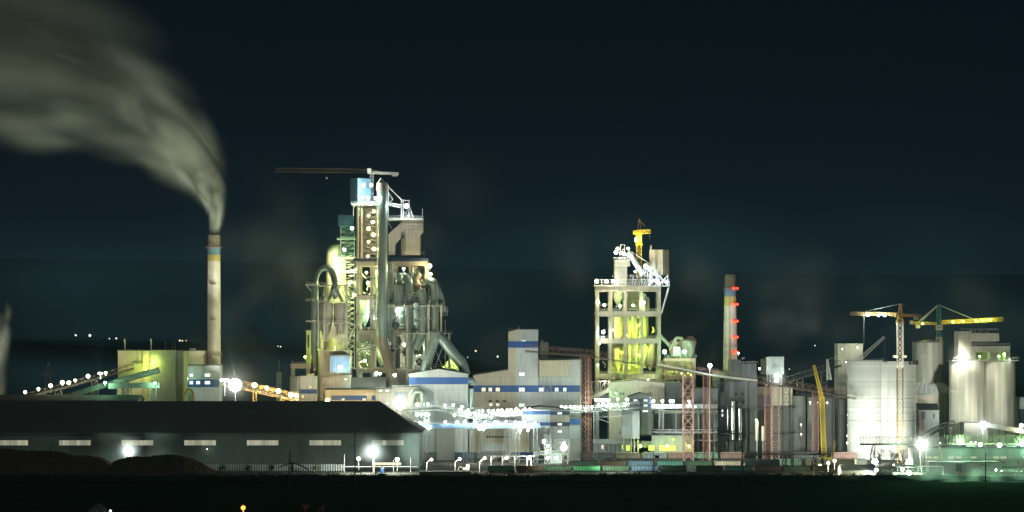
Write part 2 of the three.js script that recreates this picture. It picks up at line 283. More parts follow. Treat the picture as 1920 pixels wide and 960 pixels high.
{ // wood on the low ridge behind the left of the plant
  const b = mb();
  for (let i = 0; i < 260; i++) { const x = rr(-620, -170), z = rr(-1640, -1690), h = rr(3, 7); clump(b, x, 47 - 0.012 * (x + 400) - Math.max(0, x + 300) * 0.05 + h * 0.6, z, rr(3, 6), h, 3, 22, 2); }
  const o = b.build('distant_wood', M.leaf); o.userData = { kind: 'stuff', label: 'dark distant treeline on the low ridge behind the plant', category: 'wood' };
}
// spoil heaps in front of the long dark hall
function heap(label, px0, px1, prof, z, deep, m) {
  const x0 = X(px0, z), x1 = X(px1, z), nx = 130, nz = 40, p = [], id = [];
  for (let j = 0; j <= nz; j++) for (let i = 0; i <= nx; i++) {
    const u = i / nx, v = j / nz, t = u * (prof.length - 1), k = Math.min(prof.length - 2, Math.floor(t)), H = prof[k] + (prof[k + 1] - prof[k]) * (t - k), top = Math.max(0, Y(H, z) - 0);
    const f = Math.pow(Math.sin(Math.PI * Math.min(1, v * 1.0)), 0.75);
    p.push(x0 + (x1 - x0) * u, Math.max(-0.3, top * f + ((fbm(u, v, 9, 19) - 0.5) * 2.4 + (fbm(u * 3 % 1, v, 31, 23) - 0.5) * 1.3) * f - 0.2), z + deep / 2 - deep * v);
  }
  for (let j = 0; j < nz; j++) for (let i = 0; i < nx; i++) { const a = j * (nx + 1) + i; id.push(a, a + 1, a + nx + 1, a + 1, a + nx + 2, a + nx + 1); }
  const g = new THREE.BufferGeometry(); g.setAttribute('position', new THREE.Float32BufferAttribute(p, 3)); g.setIndex(id); g.computeVertexNormals();
  return tag(mb().raw(g).build('spoil_heap', m), label, 'spoil heap', 'spoil heaps in front of the long hall');
}
heap('long dark earth heap with a ragged top at the far left', -60, 232, [849, 845, 841, 843, 845, 846, 852, 856, 862, 880], 128, 36, M.earth);
heap('brown gravel heap with a steep right slope, right of the bright lamp', 200, 412, [878, 862, 857, 856, 854, 853, 853, 856, 866, 878, 892], 130, 34, M.earth);

// ---------------------------------------------------------------- left: long hall, conveyors, crusher house, chimney
function building(name, label, cat, a, b, top, z, deep, wallMat, { roof = M.roof, roofH = 0.6, group, bot = 9999, over = 0.3 } = {}) {
  const x0 = X(a, z), x1 = X(b, z), y0 = bot >= 9000 ? 0 : Math.max(0, Y(bot, z)), y1 = Y(top, z), t = thing(name, label, cat, (x0 + x1) / 2, y0, z - deep / 2, group);
  mb().box(x0, x1, y0, y1 - roofH, z - deep, z).build('wall', wallMat, t);
  mb().box(x0 - over, x1 + over, y1 - roofH, y1, z - deep - over, z + over).build('roof', roof, t);
  return t;
}
// gabled house, its ridge running away from the viewer unless side is true (ridge across)
function gabled(name, label, cat, a, b, eave, apex, z, deep, wallMat, { roof = M.roof, group, side = false, bot = 9999 } = {}) {
  const x0 = X(a, z), x1 = X(b, z), y0 = bot >= 9000 ? 0 : Math.max(0, Y(bot, z)), y1 = Y(eave, z), y2 = Y(apex, side ? z - deep / 2 : z), xm = (x0 + x1) / 2, t = thing(name, label, cat, xm, y0, z - deep / 2, group), w = mb(), r = mb();
  if (!side) {
    w.prism([[x0, y0], [x1, y0], [x1, y1], [xm, y2], [x0, y1]], z, deep);
    for (const s of [-1, 1]) { const xe = s < 0 ? x0 - 0.5 : x1 + 0.5, dy = (y2 - y1) / (xm - x0) * 0.5; r.prism(s < 0 ? [[xe, y1 - dy + 0.02], [xm, y2 + 0.02], [xm, y2 + 0.4], [xe, y1 - dy + 0.4]] : [[xm, y2 + 0.02], [xe, y1 - dy + 0.02], [xe, y1 - dy + 0.4], [xm, y2 + 0.4]], z + 0.4, deep + 0.8); }
  } else {
    const zm = z - deep / 2;
    w.box(x0, x1, y0, y1, z - deep, z);
    for (const x of [x0, x1]) w.tri(V(x, y1, z), V(x, y1, z - deep), V(x, y2, zm));
    for (const s of [1, -1]) { const ze = zm + s * (deep / 2 + 0.5), k = 0.3; r.quad(V(x0 - k, y1, ze), V(x1 + k, y1, ze), V(x1 + k, y2 + 0.2, zm), V(x0 - k, y2 + 0.2, zm)).quad(V(x0 - k, y1 - 0.3, ze), V(x1 + k, y1 - 0.3, ze), V(x1 + k, y1, ze), V(x0 - k, y1, ze)); }
  }
  w.build('wall', wallMat, t); r.build('roof', roof, t);
  return t;
}
const band = (t, a, b, top, bot, z, m = M.blue, proud = 0.12) => mb().box(X(a, z), X(b, z), Y(bot, z), Y(top, z), z + 0.004, z + proud).build('stripe', m, t);

{ // the long hall in front: hip roof, strip windows of frosted panes
  const z = 90, x0 = -330, x1 = X(786, z), e = Y(811, z), xe = X(792, z), rx = X(712, 64), ry = Y(752, 64), zb = 40;
  const t = thing('storage_hall', 'long dark green storage hall with a hipped roof and a row of lit strip windows', 'hall', -180, 0, 65);
  const holes = [], n = 7;
  const W = mb(), wy0 = Y(835, z), wy1 = Y(825.5, z); let px = x0;
  for (let k = 0; k < n; k++) holes.push([X(-7 + 117.4 * k, z), X(52.5 + 117.4 * k, z)]);
  for (const [a, b] of holes) { W.box(px, a, wy0, wy1, zb, z); px = b; }
  W.box(px, x1, wy0, wy1, zb, z).box(x0, x1, 0, wy0, zb, z).box(x0, x1, wy1, e, zb, z).build('wall', M.hallGreen, t);
  const R = mb();
  R.quad(V(x0, e, z + 1.6), V(xe, e, z + 1.6), V(rx, ry, 64), V(x0, ry, 64)).quad(V(xe, e, zb - 1.6), V(x0, e, zb - 1.6), V(x0, ry, 64), V(rx, ry, 64)).tri(V(xe, e, z + 1.6), V(xe, e, zb - 1.6), V(rx, ry, 64));
  R.build('roof', M.roof, t);
  mb().box(x0, xe, e - 0.5, e - 0.02, z + 1.3, z + 1.75).build('gutter', M.roof, t);
  holes.forEach(([a, b], k) => {
    const s = mb().box(a - 0.15, b + 0.15, wy0 - 0.18, wy0, z - 0.2, z + 0.25).build('window', M.steelDark, t);
    for (let i = 0; i < 9; i++) { const u = a + (b - a) * i / 9, v = a + (b - a) * (i + 1) / 9; mb().box(u + 0.05, v - 0.05, wy0, wy1, z - 0.35, z - 0.25).build('pane', k === 6 ? (i === 3 ? litHall : litHallDim) : [litHall, litHallB, litHallC][Math.floor(hash(k, i, 5) * 3)], s); }
  });
  const w = windowIn(t, 698, 752, 867, 872, z + 0.02, litWarm, 5); w.name = 'window';
}
{ // picket fence and bushes in front of the hall
  const z = 112, t = thing('picket_fence', 'grey fence of upright slats in front of the dark long hall', 'fence', X(500, z), 0, z), b = mb();
  for (let p = 372; p < 645; p += 4.6) b.box(X(p, z), X(p + 2.6, z), 0.3, 3.4 + 0.2 * rnd(), z - 0.06, z);
  b.build('slat', M.sheetWhite, t); mb().box(X(372, z), X(645, z), 0.9, 1.05, z - 0.16, z - 0.07).box(X(372, z), X(645, z), 2.6, 2.75, z - 0.16, z - 0.07).build('fence_rail', M.steel, t);
}
const BUSH = ['left end of the slat fence', 'second bush along the slat fence', 'middle of the slat fence, left of the pylon', 'right part of the slat fence'];
[[417, 11], [466, 9], [509, 11], [592, 10]].forEach(([p, r], i) => {
  const z = 116, t = thing('bush', 'round dark bush at the ' + BUSH[i], 'bush', X(p, z), 0, z, 'bushes along the slat fence');
  clump(mb(), X(p, z), 2.2, z, r / 3.9, 2.3, 1.8, 160, 0.45).build('foliage', M.leaf, t); mb().bar(V(X(p, z), 0, z), V(X(p, z), 2, z), 0.15, 6).build('stem', M.bark, t);
});
{ // pipe bridge in front of the hall's right end
  const z = 118, t = thing('pipe_bridge', 'thin pale pipe carried on posts in front of the hall end', 'pipe bridge', X(710, z), 0, z), y = Y(875, z);
  mb().bar(V(X(641, z), y, z), V(X(783, z), y, z), 0.16, 8).build('pipe', M.steelPale, t);
  for (const [p, q] of [[646, 852], [702, 846], [738, 862], [770, 858]]) mb().bar(V(X(p, z), 0, z + 0.4), V(X(p, z), Y(q, z), z + 0.4), 0.13, 8).build('post', M.steelPale, t);
}
// ---- belt galleries: a roofed lattice bridge on trestles
function gallery(label, pts, w, h, { mat: m = M.steel, roofMat = M.roofGrey, floorMat = M.steelDark, r = 0.11, bay = 3.4, legs = [], clad = false, group, name = 'conveyor_gallery', railed = false, legW = 3 } = {}) {
  const c = pts[0].clone().lerp(pts[pts.length - 1], 0.5), t = thing(name, label, 'conveyor', c.x, 0, c.z, group), f = mb(), b = mb(), k = mb();
  for (let i = 1; i < pts.length; i++) {
    const A = pts[i - 1], B = pts[i], L = A.distanceTo(B), d = B.clone().sub(A).normalize(), u = new THREE.Vector3().crossVectors(V(0, 1, 0), d).normalize(), v = new THREE.Vector3().crossVectors(d, u);
    f.truss(A, B, w, h, Math.max(2, Math.round(L / bay)), r);
    const q = (P0, s, y) => P0.clone().addScaledVector(u, s * w / 2).addScaledVector(v, y);
    b.quad(q(A, -1, -h / 2 + 0.2), q(B, -1, -h / 2 + 0.2), q(B, 1, -h / 2 + 0.2), q(A, 1, -h / 2 + 0.2)).bar(A.clone().addScaledVector(v, -h / 2 + 0.7), B.clone().addScaledVector(v, -h / 2 + 0.7), 0.35, 6);
    if (clad) for (const s of [-1, 1]) k.quad(q(A, s * 0.97, -h * 0.5), q(B, s * 0.97, -h * 0.5), q(B, s * 0.97, h * 0.45), q(A, s * 0.97, h * 0.45));
    if (!railed) k.quad(q(A, -1.08, h / 2 + 0.12), q(B, -1.08, h / 2 + 0.12), q(B, 1.08, h / 2 + 0.12), q(A, 1.08, h / 2 + 0.12));
    else for (const s of [-1, 1]) f.rail([q(A, s, h / 2), q(B, s, h / 2)], 1.1, 0.05, 2.5);
  }
  f.build('truss', m, t); b.build('belt', floorMat, t); if (k.g.length) k.build('cladding', roofMat, t);
  for (const [p, lw = legW] of legs) {
    let j = 0; while (j < pts.length - 2 && (p.x - pts[j].x) * (p.x - pts[j + 1].x) > 0) j++;
    const s = (p.x - pts[j].x) / (pts[j + 1].x - pts[j].x), y = pts[j].y + (pts[j + 1].y - pts[j].y) * s - h / 2;
    mb().truss(V(p.x, 0, p.z), V(p.x, y, p.z), lw, w * 0.9, Math.max(2, Math.round(y / 4.2)), 0.17, V(0, 0, 1)).build('trestle', m, t);
  }
  return t;
}
gallery('upper dark belt gallery climbing to the crusher house, lamps along its top', [P(52, 742, -8), P(120, 724, -8), P(200, 702, -8), P(250, 688, -8)], 3.4, 2.6, { mat: M.steelDark, legs: [[P(110, 0, -8)], [P(178, 0, -8)]] });
gallery('lower dark belt gallery climbing to the crusher house below the lamps', [P(100, 752, 4), P(190, 724, 4), P(298, 694, 4)], 3.6, 2.8, { mat: M.steelDark, roofMat: M.sheetGrey, clad: true, legs: [[P(165, 0, 4)], [P(235, 0, 4)]] });
gallery('short level gallery between green lamps beside the crusher house', [P(204, 724, 8), P(300, 722, 8)], 3, 2.6, { mat: M.steel, roofMat: M.sheetGrey, clad: true, legs: [[P(226, 0, 8)], [P(240, 0, 8)], [P(288, 0, 8)]] });
gabled('shed', 'low black shed roof just behind the hall ridge at far left', 'shed', -40, 258, 751, 741, 20, 22, M.sheetDark, { side: true });
{ // crusher house
  const z = -14, t = building('crusher_house', 'pale windowless crusher house with two thin vent pipes on its roof', 'building', 221, 330, 656, z, 24, M.sheetCream, { roofH: 0.5, roof: M.roofGrey });
  const s = z - 5;
  mb().box(X(268, z), X(284, z), 0, Y(657.5, z), z + 0.01, z + 0.9).build('pilaster', M.sheetCream, t);
  mb().box(X(284, z), X(331, z), 0, Y(656.5, z), z + 0.02, z + 3).build('bay', M.sheetGrey, t);
  mb().raw((() => { const g = new THREE.BoxGeometry(11.5, Y(658, z), 20); g.rotateY(-0.35); g.translate(X(349, z), Y(658, z) / 2, z - 8.2); return g; })()).build('side_wing', M.sheetCream, t);
  for (const p of [234, 283]) mb().bar(V(X(p, s), Y(657, s), s), V(X(p, s), Y(635, s), s), 0.42, 10).build('vent_pipe', M.steelPale, t);
  for (const p of [310, 323, 328.5]) mb().bar(V(X(p, s), Y(657, s), s), V(X(p, s), Y(641, s), s), 0.08, 5).build('aerial', M.steel, t);
  for (const p of [258, 288]) { const L = mb().rail([P(p - 8, 680, z + 1), P(p + 8, 680, z + 1)], 1.2, 0.05, 1).box(X(p - 8, z), X(p + 8, z), Y(681, z), Y(680, z), z + 0.1, z + 1.4); for (let y = 658; y < 682; y += 2) L.beam(P(p - 2, y, z + 0.3), P(p + 1, y, z + 0.3), 0.05); L.build('balcony', M.steelDark, t); }
  mb().rail([P(356, 658, z), P(367, 658, z - 3)], 1.2, 0.06, 1.5).build('roof_rail', M.steelPale, t);
}
{ // blue banded office block at the chimney foot
  const z = 6, t = building('office_block', 'pale office block with a blue stripe and small lit windows at the chimney foot', 'building', 352, 411, 684, z, 14, M.sheetWhite, { roofH: 0.4, roof: M.roofGrey });
  band(t, 351.8, 411.2, 711.5, 726, z);
  for (const [a, b, y0, y1, q] of [[355.5, 362, 700.5, 706.5, 0], [384, 394, 700.5, 706.5, 0], [355.5, 362, 714.5, 720.5, 0.125], [368, 375, 714.5, 720.5, 0.125], [384, 394, 714.5, 720.5, 0.125]]) windowIn(t, a, b, y0, y1, z + q, litCool);
  mb().tube([P(346, 742, z + 3), P(349, 732, z + 3), P(356, 729, z + 3), P(361, 735, z + 3), P(361, 756, z + 3)], 0.7, 8, 14).build('chute', M.ochre, t);
}
// ---- chimneys
function chimney(label, c, z, rt, rb, top, segs, galleries) {
  const x = X(c, z), H = Y(top, z), t = thing('chimney', label, 'chimney', x, 0, z), R = y => rb + (rt - rb) * y / H;
  let y1 = H;
  for (const [py, m, n] of segs) { const y0 = py >= 9000 ? 0 : Y(py, z); mb().cyl(x, z, R(y0), y0, y1, 40, R(y1)).build(n, m, t, { cyl: [x, z, R(y0)] }); y1 = y0; }
  mb().cyl(x, z, rt * 0.8, H, H + 0.03, 24).build('flue', M.black, t);
  for (const [py, w] of galleries) { const y = Y(py, z), r = R(y) + w, g = mb().cyl(x, z, r, y - 0.25, y, 24), p = []; for (let i = 0; i <= 14; i++) p.push(V(x + Math.cos(i / 7 * Math.PI) * r, y, z + Math.sin(i / 7 * Math.PI) * r)); g.rail(p, 1.2, 0.07, 1.6); for (let i = 0; i < 10; i++) { const a = i / 5 * Math.PI; g.beam(V(x + Math.cos(a) * r * 0.97, y - 0.25, z + Math.sin(a) * r * 0.97), V(x + Math.cos(a) * (r - w), y - 1.6, z + Math.sin(a) * (r - w)), 0.07); } g.build('gallery', M.rust, t); }
  const L = mb(); for (const s of [-0.35, 0.35]) L.bar(V(x - rt * 0.2 + s, 2, z + rb + 0.25), V(x - rt * 0.2 + s, H - 1, z + rt + 0.25), 0.06, 5); for (let y = 2; y < H - 1; y += 0.9) L.beam(V(x - rt * 0.2 - 0.35, y, z + R(y) + 0.25), V(x - rt * 0.2 + 0.35, y, z + R(y) + 0.25), 0.05); L.build('ladder', M.rust, t);
  return t;
}
{
  const z = -30, t = chimney('tall cream chimney with blue and yellow bands and white smoke, left of the tower', 401, z, 3.35, 3.85, 441, [[463, M.olive, 'top_band'], [478, M.paintBlue, 'blue_band'], [490, M.paintYellow, 'yellow_band'], [9999, M.chimney, 'shaft']], [[463, 1.0], [664, 1.3]]);
  for (const p of [533, 599]) { const y = Y(p, z), x = X(401, z); mb().box(x - 1.6, x + 1.4, y - 0.2, y, z + 3.4, z + 5).rail([V(x - 1.6, y, z + 5), V(x + 1.4, y, z + 5)], 1.1, 0.06, 1).build('platform', M.rust, t); }
}
{
  const z = -60, t = chimney('shorter tapering cream chimney with red warning lamps down its right side', 1369, z, 3.0, 4.7, 515, [[540, M.olive, 'top_band'], [556, M.paintBlue, 'blue_band'], [573, M.paintYellow, 'yellow_band'], [9999, M.chimney, 'shaft']], [[541, 0.9], [649, 0.35]]);
}
gallery('belt gallery sloping down from the brightest floodlight, lamps along its railing', [P(417, 716, 26), P(560, 748, 26)], 3.2, 3, { mat: M.ochre, roofMat: M.roofGrey, railed: true, legs: [[P(478, 0, 26), 1.6], [P(530, 0, 26), 1.6]] });
{ // far pylon
  const z = -420, t = thing('pylon', 'faint lattice power pylon beyond the lamps on the far left', 'pylon', X(91, z), 0, z), y1 = Y(680, z), x = X(91, z);
  mb().truss(V(x, 0, z), V(x, y1, z), 8, 8, 10, 0.16, V(0, 0, 1), 1.2, 1.2).build('tower', M.steel, t);
  for (const p of [698, 704]) mb().beam(P(91 - (p === 704 ? 19 : 13), p + 1, z), P(91 + (p === 704 ? 15 : 11), p + 1, z), 0.16).beam(P(91 - (p === 704 ? 19 : 13), p + 1, z), P(91, p - 5, z), 0.1).beam(P(91 + (p === 704 ? 15 : 11), p + 1, z), P(91, p - 5, z), 0.1).build('cross_arm', M.steel, t);
}
{ // small distant mast structure between chimney and tower
  const z = -120, t = building('relay_hut', 'small pale hut standing far behind the sloping lamps', 'hut', 518, 527, 695, z, 4, M.sheetWhite);
  mb().truss(P(523, 697, z - 2), P(523, 676, z - 2), 0.8, 0.8, 6, 0.05, V(0, 0, 1)).build('aerial', M.steel, t);
}

// ---------------------------------------------------------------- the big preheater tower and what stands round it
// a vessel: cylinder with a dome and a cone under it
const vessel = (b, c, z, r, top, bot, cone, rc = 0.5, dome = 0.5) => { const y = q => Y(q, z), x = X(c, z); return b.lathe(x, z, [[rc, y(cone)], [r, y(bot)], [r, y(top)], [r * 0.85, y(top) + r * dome * 0.6], [r * 0.4, y(top) + r * dome], [0, y(top) + r * dome * 1.05]], 24); };
// one frame of columns, beams and slabs, every column, beam and slab a part
function frame(t, cols, zs, floors, w, bh, m, slabMat = m, base = 0) {
  const z0 = zs[0], z1 = zs[zs.length - 1], yTop = Y(floors[0], z0);
  for (const c of cols) for (const z of zs) mb().box(X(c, z0) - w / 2, X(c, z0) + w / 2, base, yTop - 0.02, z - w, z).build('column', m, t);
  for (const f of floors) {
    const y = Y(f, z0);
    for (const z of zs) mb().box(X(cols[0], z0) - w / 2 - 0.12, X(cols[cols.length - 1], z0) + w / 2 + 0.12, y - bh, y, z - w - 0.1, z + 0.12).build('beam', m, t);
    mb().box(X(cols[0], z0) - w / 2 + 0.01, X(cols[cols.length - 1], z0) + w / 2 - 0.01, y - 0.35, y - 0.05, z1 - 0.11, z0 - w - 0.1).build('floor_slab', slabMat, t);
  }
}
{
  const z = -20, zb = -44, t = thing('preheater_tower', 'tallest concrete and steel preheater tower under a blue edged deck, hung with pipes', 'tower', X(745, z), 0, -32);
  frame(t, [671, 697, 739, 768, 800], [z, zb], [489, 553, 618, 690], 1.7, 2.6, M.concrete, M.concreteGrey);
  mb().box(X(662, z), X(803, z), Y(490, z), Y(484.5, z), zb - 1, z + 1.2).build('deck', M.darkBlue, t);
  // wall panels that close some of the bays at the back
  for (const [a, b, p, q] of [[741, 766, 556, 616], [673, 696, 621, 688], [770, 799, 500, 552], [741, 799, 620, 690]]) mb().box(X(a, zb), X(b, zb), Y(q, zb), Y(p, zb), zb + 0.5, zb + 0.9).build('wall_panel', M.concrete, t);
  for (const [a, b, p, q] of [[673, 696, 622, 640], [741, 767, 690, 745]]) mb().box(X(a, z), X(b, z), Math.max(0, Y(q, z)), Y(p, z), z - 1.2, z - 0.9).build('wall_panel', M.concreteGrey, t);
  // vessels in the bays
  for (const [c, zz, r, tp, bt, cn] of [[684, -31, 3.1, 560, 590, 612], [717, -34, 4, 506, 535, 552], [754, -30, 3.8, 518, 540, 556], [785, -30, 4.1, 510, 538, 558], [754, -31, 3.9, 580, 600, 616], [784, -31, 4.2, 575, 600, 618], [715, -34, 3.6, 640, 665, 686], [685, -33, 3.1, 645, 662, 685]]) vessel(mb(), c, zz, r, tp, bt, cn).build('cyclone', M.pipe, t);
  // steel decks standing out in front
  for (const [a, b, q, d] of [[728, 832, 573, 9], [776, 810, 597, 8], [757, 848, 624, 9], [752, 870, 691, 10], [664, 728, 690, 6]]) { const y = Y(q, z); const k = mb().box(X(a, z), X(b, z), y - 0.5, y, z + 0.13, z + d); k.rail([V(X(a, z), y, z + d - 0.2), V(X(b, z), y, z + d - 0.2)], 1.1, 0.05, 1.8); k.build('steel_deck', M.steel, t); }
  for (const [c, a, b] of [[765, 573, 760], [804, 573, 690], [828, 573, 628], [843, 624, 690]]) mb().box(X(c, z) - 0.5, X(c, z) + 0.5, Math.max(0, Y(b, z)), Y(a, z) - 0.5, z + 7, z + 8).build('steel_post', M.concrete, t);
  { const b = mb(); for (const [p, q, r, s] of [[777, 626, 786, 598], [808, 626, 800, 598], [738, 660, 760, 640], [738, 640, 760, 660], [796, 690, 776, 665], [776, 690, 796, 665], [760, 690, 776, 630], [815, 690, 830, 650], [830, 690, 815, 650]]) b.beam(P(p, q, z + 6), P(r, s, z + 6), 0.16); b.build('brace', M.steel, t); mb().web(P(831, 576, z + 5), P(839, 576, z + 5), P(831, 592, z + 5), P(839, 592, z + 5), 2, 0.12).build('basket', M.steel, t); }
  // railed walkways round the ducts, ladders and cable ladders on the columns
  for (const [a, b, q, d] of [[664, 706, 553, 2.4], [664, 706, 618, 2.4], [728, 802, 553, 3], [728, 802, 618, 3.4], [728, 770, 655, 5], [664, 706, 522, 2.2], [664, 706, 588, 2.2], [664, 706, 655, 2.2], [770, 806, 536, 4]]) { const y = Y(q, z); mb().box(X(a, z), X(b, z), y - 0.25, y - 0.05, z + 0.125, z + d).build('walkway', M.steelDark, t); mb().rail([V(X(a, z), y, z + d - 0.1), V(X(b, z), y, z + d - 0.1)], 1.2, 0.07, 1.5).build('walkway_rail', M.steelPale, t); }
  for (const [c, a, b] of [[699, 492, 690], [741, 492, 690], [803, 492, 690], [669, 492, 690]]) { const l = mb(); for (const k of [-0.3, 0.3]) l.beam(P(c, a, z + 0.5).add(V(k, 0, 0)), P(c, b, z + 0.5).add(V(k, 0, 0)), 0.06); for (let q = a; q < b; q += 3) l.beam(P(c, q, z + 0.5).add(V(-0.3, 0, 0)), P(c, q, z + 0.5).add(V(0.3, 0, 0)), 0.05); l.build('ladder', M.steelPale, t); }
  for (const [c, r, a, b] of [[664.5, 0.35, 490, 690], [704, 0.5, 560, 690], [746, 0.3, 575, 690], [774, 0.4, 500, 690], [797, 0.45, 580, 690], [835, 0.25, 600, 690]]) mb().bar(P(c, a, z + 1.4), P(c, b, z + 1.4), r, 8).build('standpipe', c % 2 ? M.pipe : M.steelPale, t);
  // stairs zigzagging behind the tall duct
  { const b = mb(); for (let k = 0; k < 7; k++) { const y0 = 690 - k * 20, l = k % 2; b.beam(P(l ? 742 : 730, y0, z + 1), P(l ? 730 : 742, y0 - 20, z + 1), 0.25).rail([P(728, y0 - 20, z + 1.4), P(744, y0 - 20, z + 1.4)], 1.1, 0.05, 1.2); } b.build('stair', M.steel, t); }
  // bag filter with its sloping chute on the top deck
  const fz = z + 1;
  mb().pprism([[757, 478], [757, 413], [793, 413], [793, 434], [787.5, 441], [787.5, 478]], fz, 12).build('filter_house', M.concrete, t);
  mb().pprism([[728.5, 470], [728.5, 439], [757, 413], [757, 440], [741, 458], [741, 478], [728.5, 478]], fz - 1, 6).build('filter_chute', M.concrete, t);
  { const b = mb(); for (const k of [0, 1, 2]) b.box(X(757, fz), X(793.4, fz), Y(418 + k * 6, fz), Y(417.4 + k * 6, fz), fz + 0.01, fz + 0.18); for (const k of [760, 766, 772]) b.box(X(k, fz), X(k + 0.7, fz), Y(446, fz), Y(413, fz), fz + 0.181, fz + 0.3); for (let k = 0; k < 7; k++) b.beam(P(730 + k * 4, 438 - k * 3.6, fz), P(730 + k * 4, 463 - k * 3.6, fz), 0.12); b.build('stiffener', M.pipeBrown, t); }
  mb().cyl(X(756.5, z + 3.5), z + 3.5, 1.25, Y(479, z), Y(448, z), 16).build('receiver', M.pipeBrown, t);
  mb().box(X(728, z), X(793.5, z), Y(412.6, z), Y(409.5, z), z - 11, z + 1.8).rail([P(728, 409.5, z + 1.7), P(793, 409.5, z + 1.7)], 1.3, 0.07, 1.6).bar(P(792, 410, z + 1), P(792, 391, z + 1), 0.1, 6).build('filter_deck', M.steelPale, t);
  mb().rail([P(755, 477, z + 6), P(795, 477, z + 6)], 1.3, 0.07, 1.6).build('filter_rail', M.steelPale, t);
  { const b = mb(), k = z - 4; for (const a of [752.5, 756, 767]) b.bar(P(a, 410, k), P(a, 374, k), 0.3, 6); b.beam(P(752, 376, k), P(768, 376, k), 0.3).beam(P(767, 384, k), P(775, 409, k), 0.22).beam(P(752, 390, k), P(768, 390, k), 0.16).beam(P(752, 408, k), P(768, 390, k), 0.12).beam(P(768, 408, k), P(752, 390, k), 0.12); b.web(P(728, 385, k), P(754, 390, k), P(728, 380, k), P(754, 384, k), 7, 0.2); b.beam(P(727, 349, k), P(754, 376, k), 0.24).beam(P(728, 362, k), P(737, 374, k), 0.16).beam(P(737, 374, k), P(728, 381, k), 0.14).beam(P(728, 418, k), P(736, 430, k), 0.16).bar(P(728, 347, k), P(728, 412, k), 0.16, 6).build('lifting_frame', M.steelPale, t); }
  // tall riser duct with the collar on top, bending at its foot
  const rz = z + 7;
  { const c = 716.5, rp = mb(); rp.cyl(X(c, rz), rz, 2.85, Y(632, rz), Y(358, rz), 28).build('riser_duct', M.pipe, t, { cyl: [X(c, rz), rz, 2.85] }); mb().cyl(X(c, rz), rz, 3.05, Y(358, rz), Y(343, rz), 28).build('riser_collar', M.pipeBrown, t); mb().beam(P(706, 345, rz), P(714, 334, rz), 0.16).beam(P(714, 334, rz), P(724, 345, rz), 0.16).beam(P(708, 345, rz - 4), P(714, 334, rz), 0.16).build('riser_tripod', M.steelPale, t); }
  mb().tube([P(716.5, 615, rz - 0.3), P(717, 640, rz - 0.3), P(722, 660, rz), P(733, 695, rz + 2), P(741, 735, rz + 3)], 3.0, 20, 30).build('riser_foot', M.pipeBrown, t);
  { const b = mb(); for (let q = 380; q < 620; q += 30) b.cyl(X(716.5, rz), rz, 2.98, Y(q + 1, rz), Y(q, rz), 24); b.build('duct_flange', M.pipe, t); }
  for (const [c, r, a, b2] of [[730, 0.8, 492, 690], [734, 0.45, 492, 640]]) mb().cyl(X(c, z + 3), z + 3, r, Y(b2, z), Y(a, z), 12).build('downpipe', M.pipe, t);
  // right-hand ducts
  const dz = z + 4.5;
  vessel(mb(), 748.5, dz, 2.6, 534, 570, 576, 1.6, 0.1).build('gas_cooler', M.pipe, t);
  mb().cyl(X(748, dz), dz, 1.1, Y(534, dz), Y(520, dz), 12).cyl(X(748, dz), dz, 2.3, Y(521, dz), Y(513, dz), 16).build('inlet_pipe', M.pipe, t);
  mb().tube([P(760, 519, dz - 5), P(764, 521, dz - 2), P(767, 528, dz), P(767.5, 545, dz)], 2.05, 16, 16).cyl(X(767.5, dz), dz, 2.1, Y(692, dz), Y(543, dz), 20).cyl(X(767.5, dz), dz, 2.3, Y(545, dz), Y(542, dz), 20).cyl(X(767.5, dz), dz, 2.3, Y(692, dz), Y(687, dz), 20).build('down_duct', M.pipe, t);
  mb().tube([P(789, 543, dz + 1), P(792, 556, dz + 1), P(793, 575, dz + 1), P(793, 605, dz + 1), P(790, 625, dz + 1), P(778, 655, dz + 1)], 2.45, 18, 34).cyl(X(793, dz), dz + 1, 2.65, Y(599, dz), Y(596, dz), 20).build('curved_duct', M.pipe, t);
  mb().tube([P(786, 512, dz - 3), P(780, 525, dz - 3), P(789, 545, dz - 2)], 1.9, 14, 14).build('tertiary_duct', M.pipeBrown, t);
  mb().tube([P(798, 536, dz - 4), P(804, 527, dz - 2), P(811, 529, dz), P(815, 542, dz), P(815, 560, dz), P(815, 625, dz)], 2.0, 16, 36).build('down_duct', M.pipe, t);
  mb().tube([P(802, 528, dz - 5), P(812, 527, dz - 3), P(821, 543, dz - 2), P(828, 568, dz - 2), P(829, 585, dz - 2)], 1.7, 16, 30).build('side_duct', M.pipe, t);
  mb().cyl(X(785, dz - 3), dz - 3, 2.4, Y(665, dz), Y(648, dz), 16).cyl(X(746, dz), dz, 1.1, Y(690, dz), Y(630, dz), 12).build('dust_pot', M.steelDark, t);
  // forked pants duct onto the roof of the blue banded hall
  { const pz = 0, b = mb(); b.tube([P(819, 628, pz), P(812, 645, pz), P(804, 668, pz), P(797, 696, pz)], 2.7, 18, 20).tube([P(819, 628, pz), P(834, 642, pz), P(850, 663, pz), P(866, 681, pz), P(873, 704, pz)], 2.7, 18, 26).lathe(X(819, pz), pz, [[2.9, Y(640, pz)], [3.2, Y(630, pz)], [2.4, Y(622, pz)]], 18); b.build('forked_duct', M.pipe, t); }
  { for (const [c, q, r, s] of [[748, 640, 1.5, 10], [742, 610, 2.1, 5], [758, 660, 1.2, 8], [735, 655, 1.6, 6], [786, 678, 1.9, 7]]) mb().sphere(P(c, q, z + 3), r, 10).cyl(X(c, z + 3), z + 3, r * 0.5, Y(q + s, z), Y(q - s, z), 10).build('valve', M.steelDark, t); }
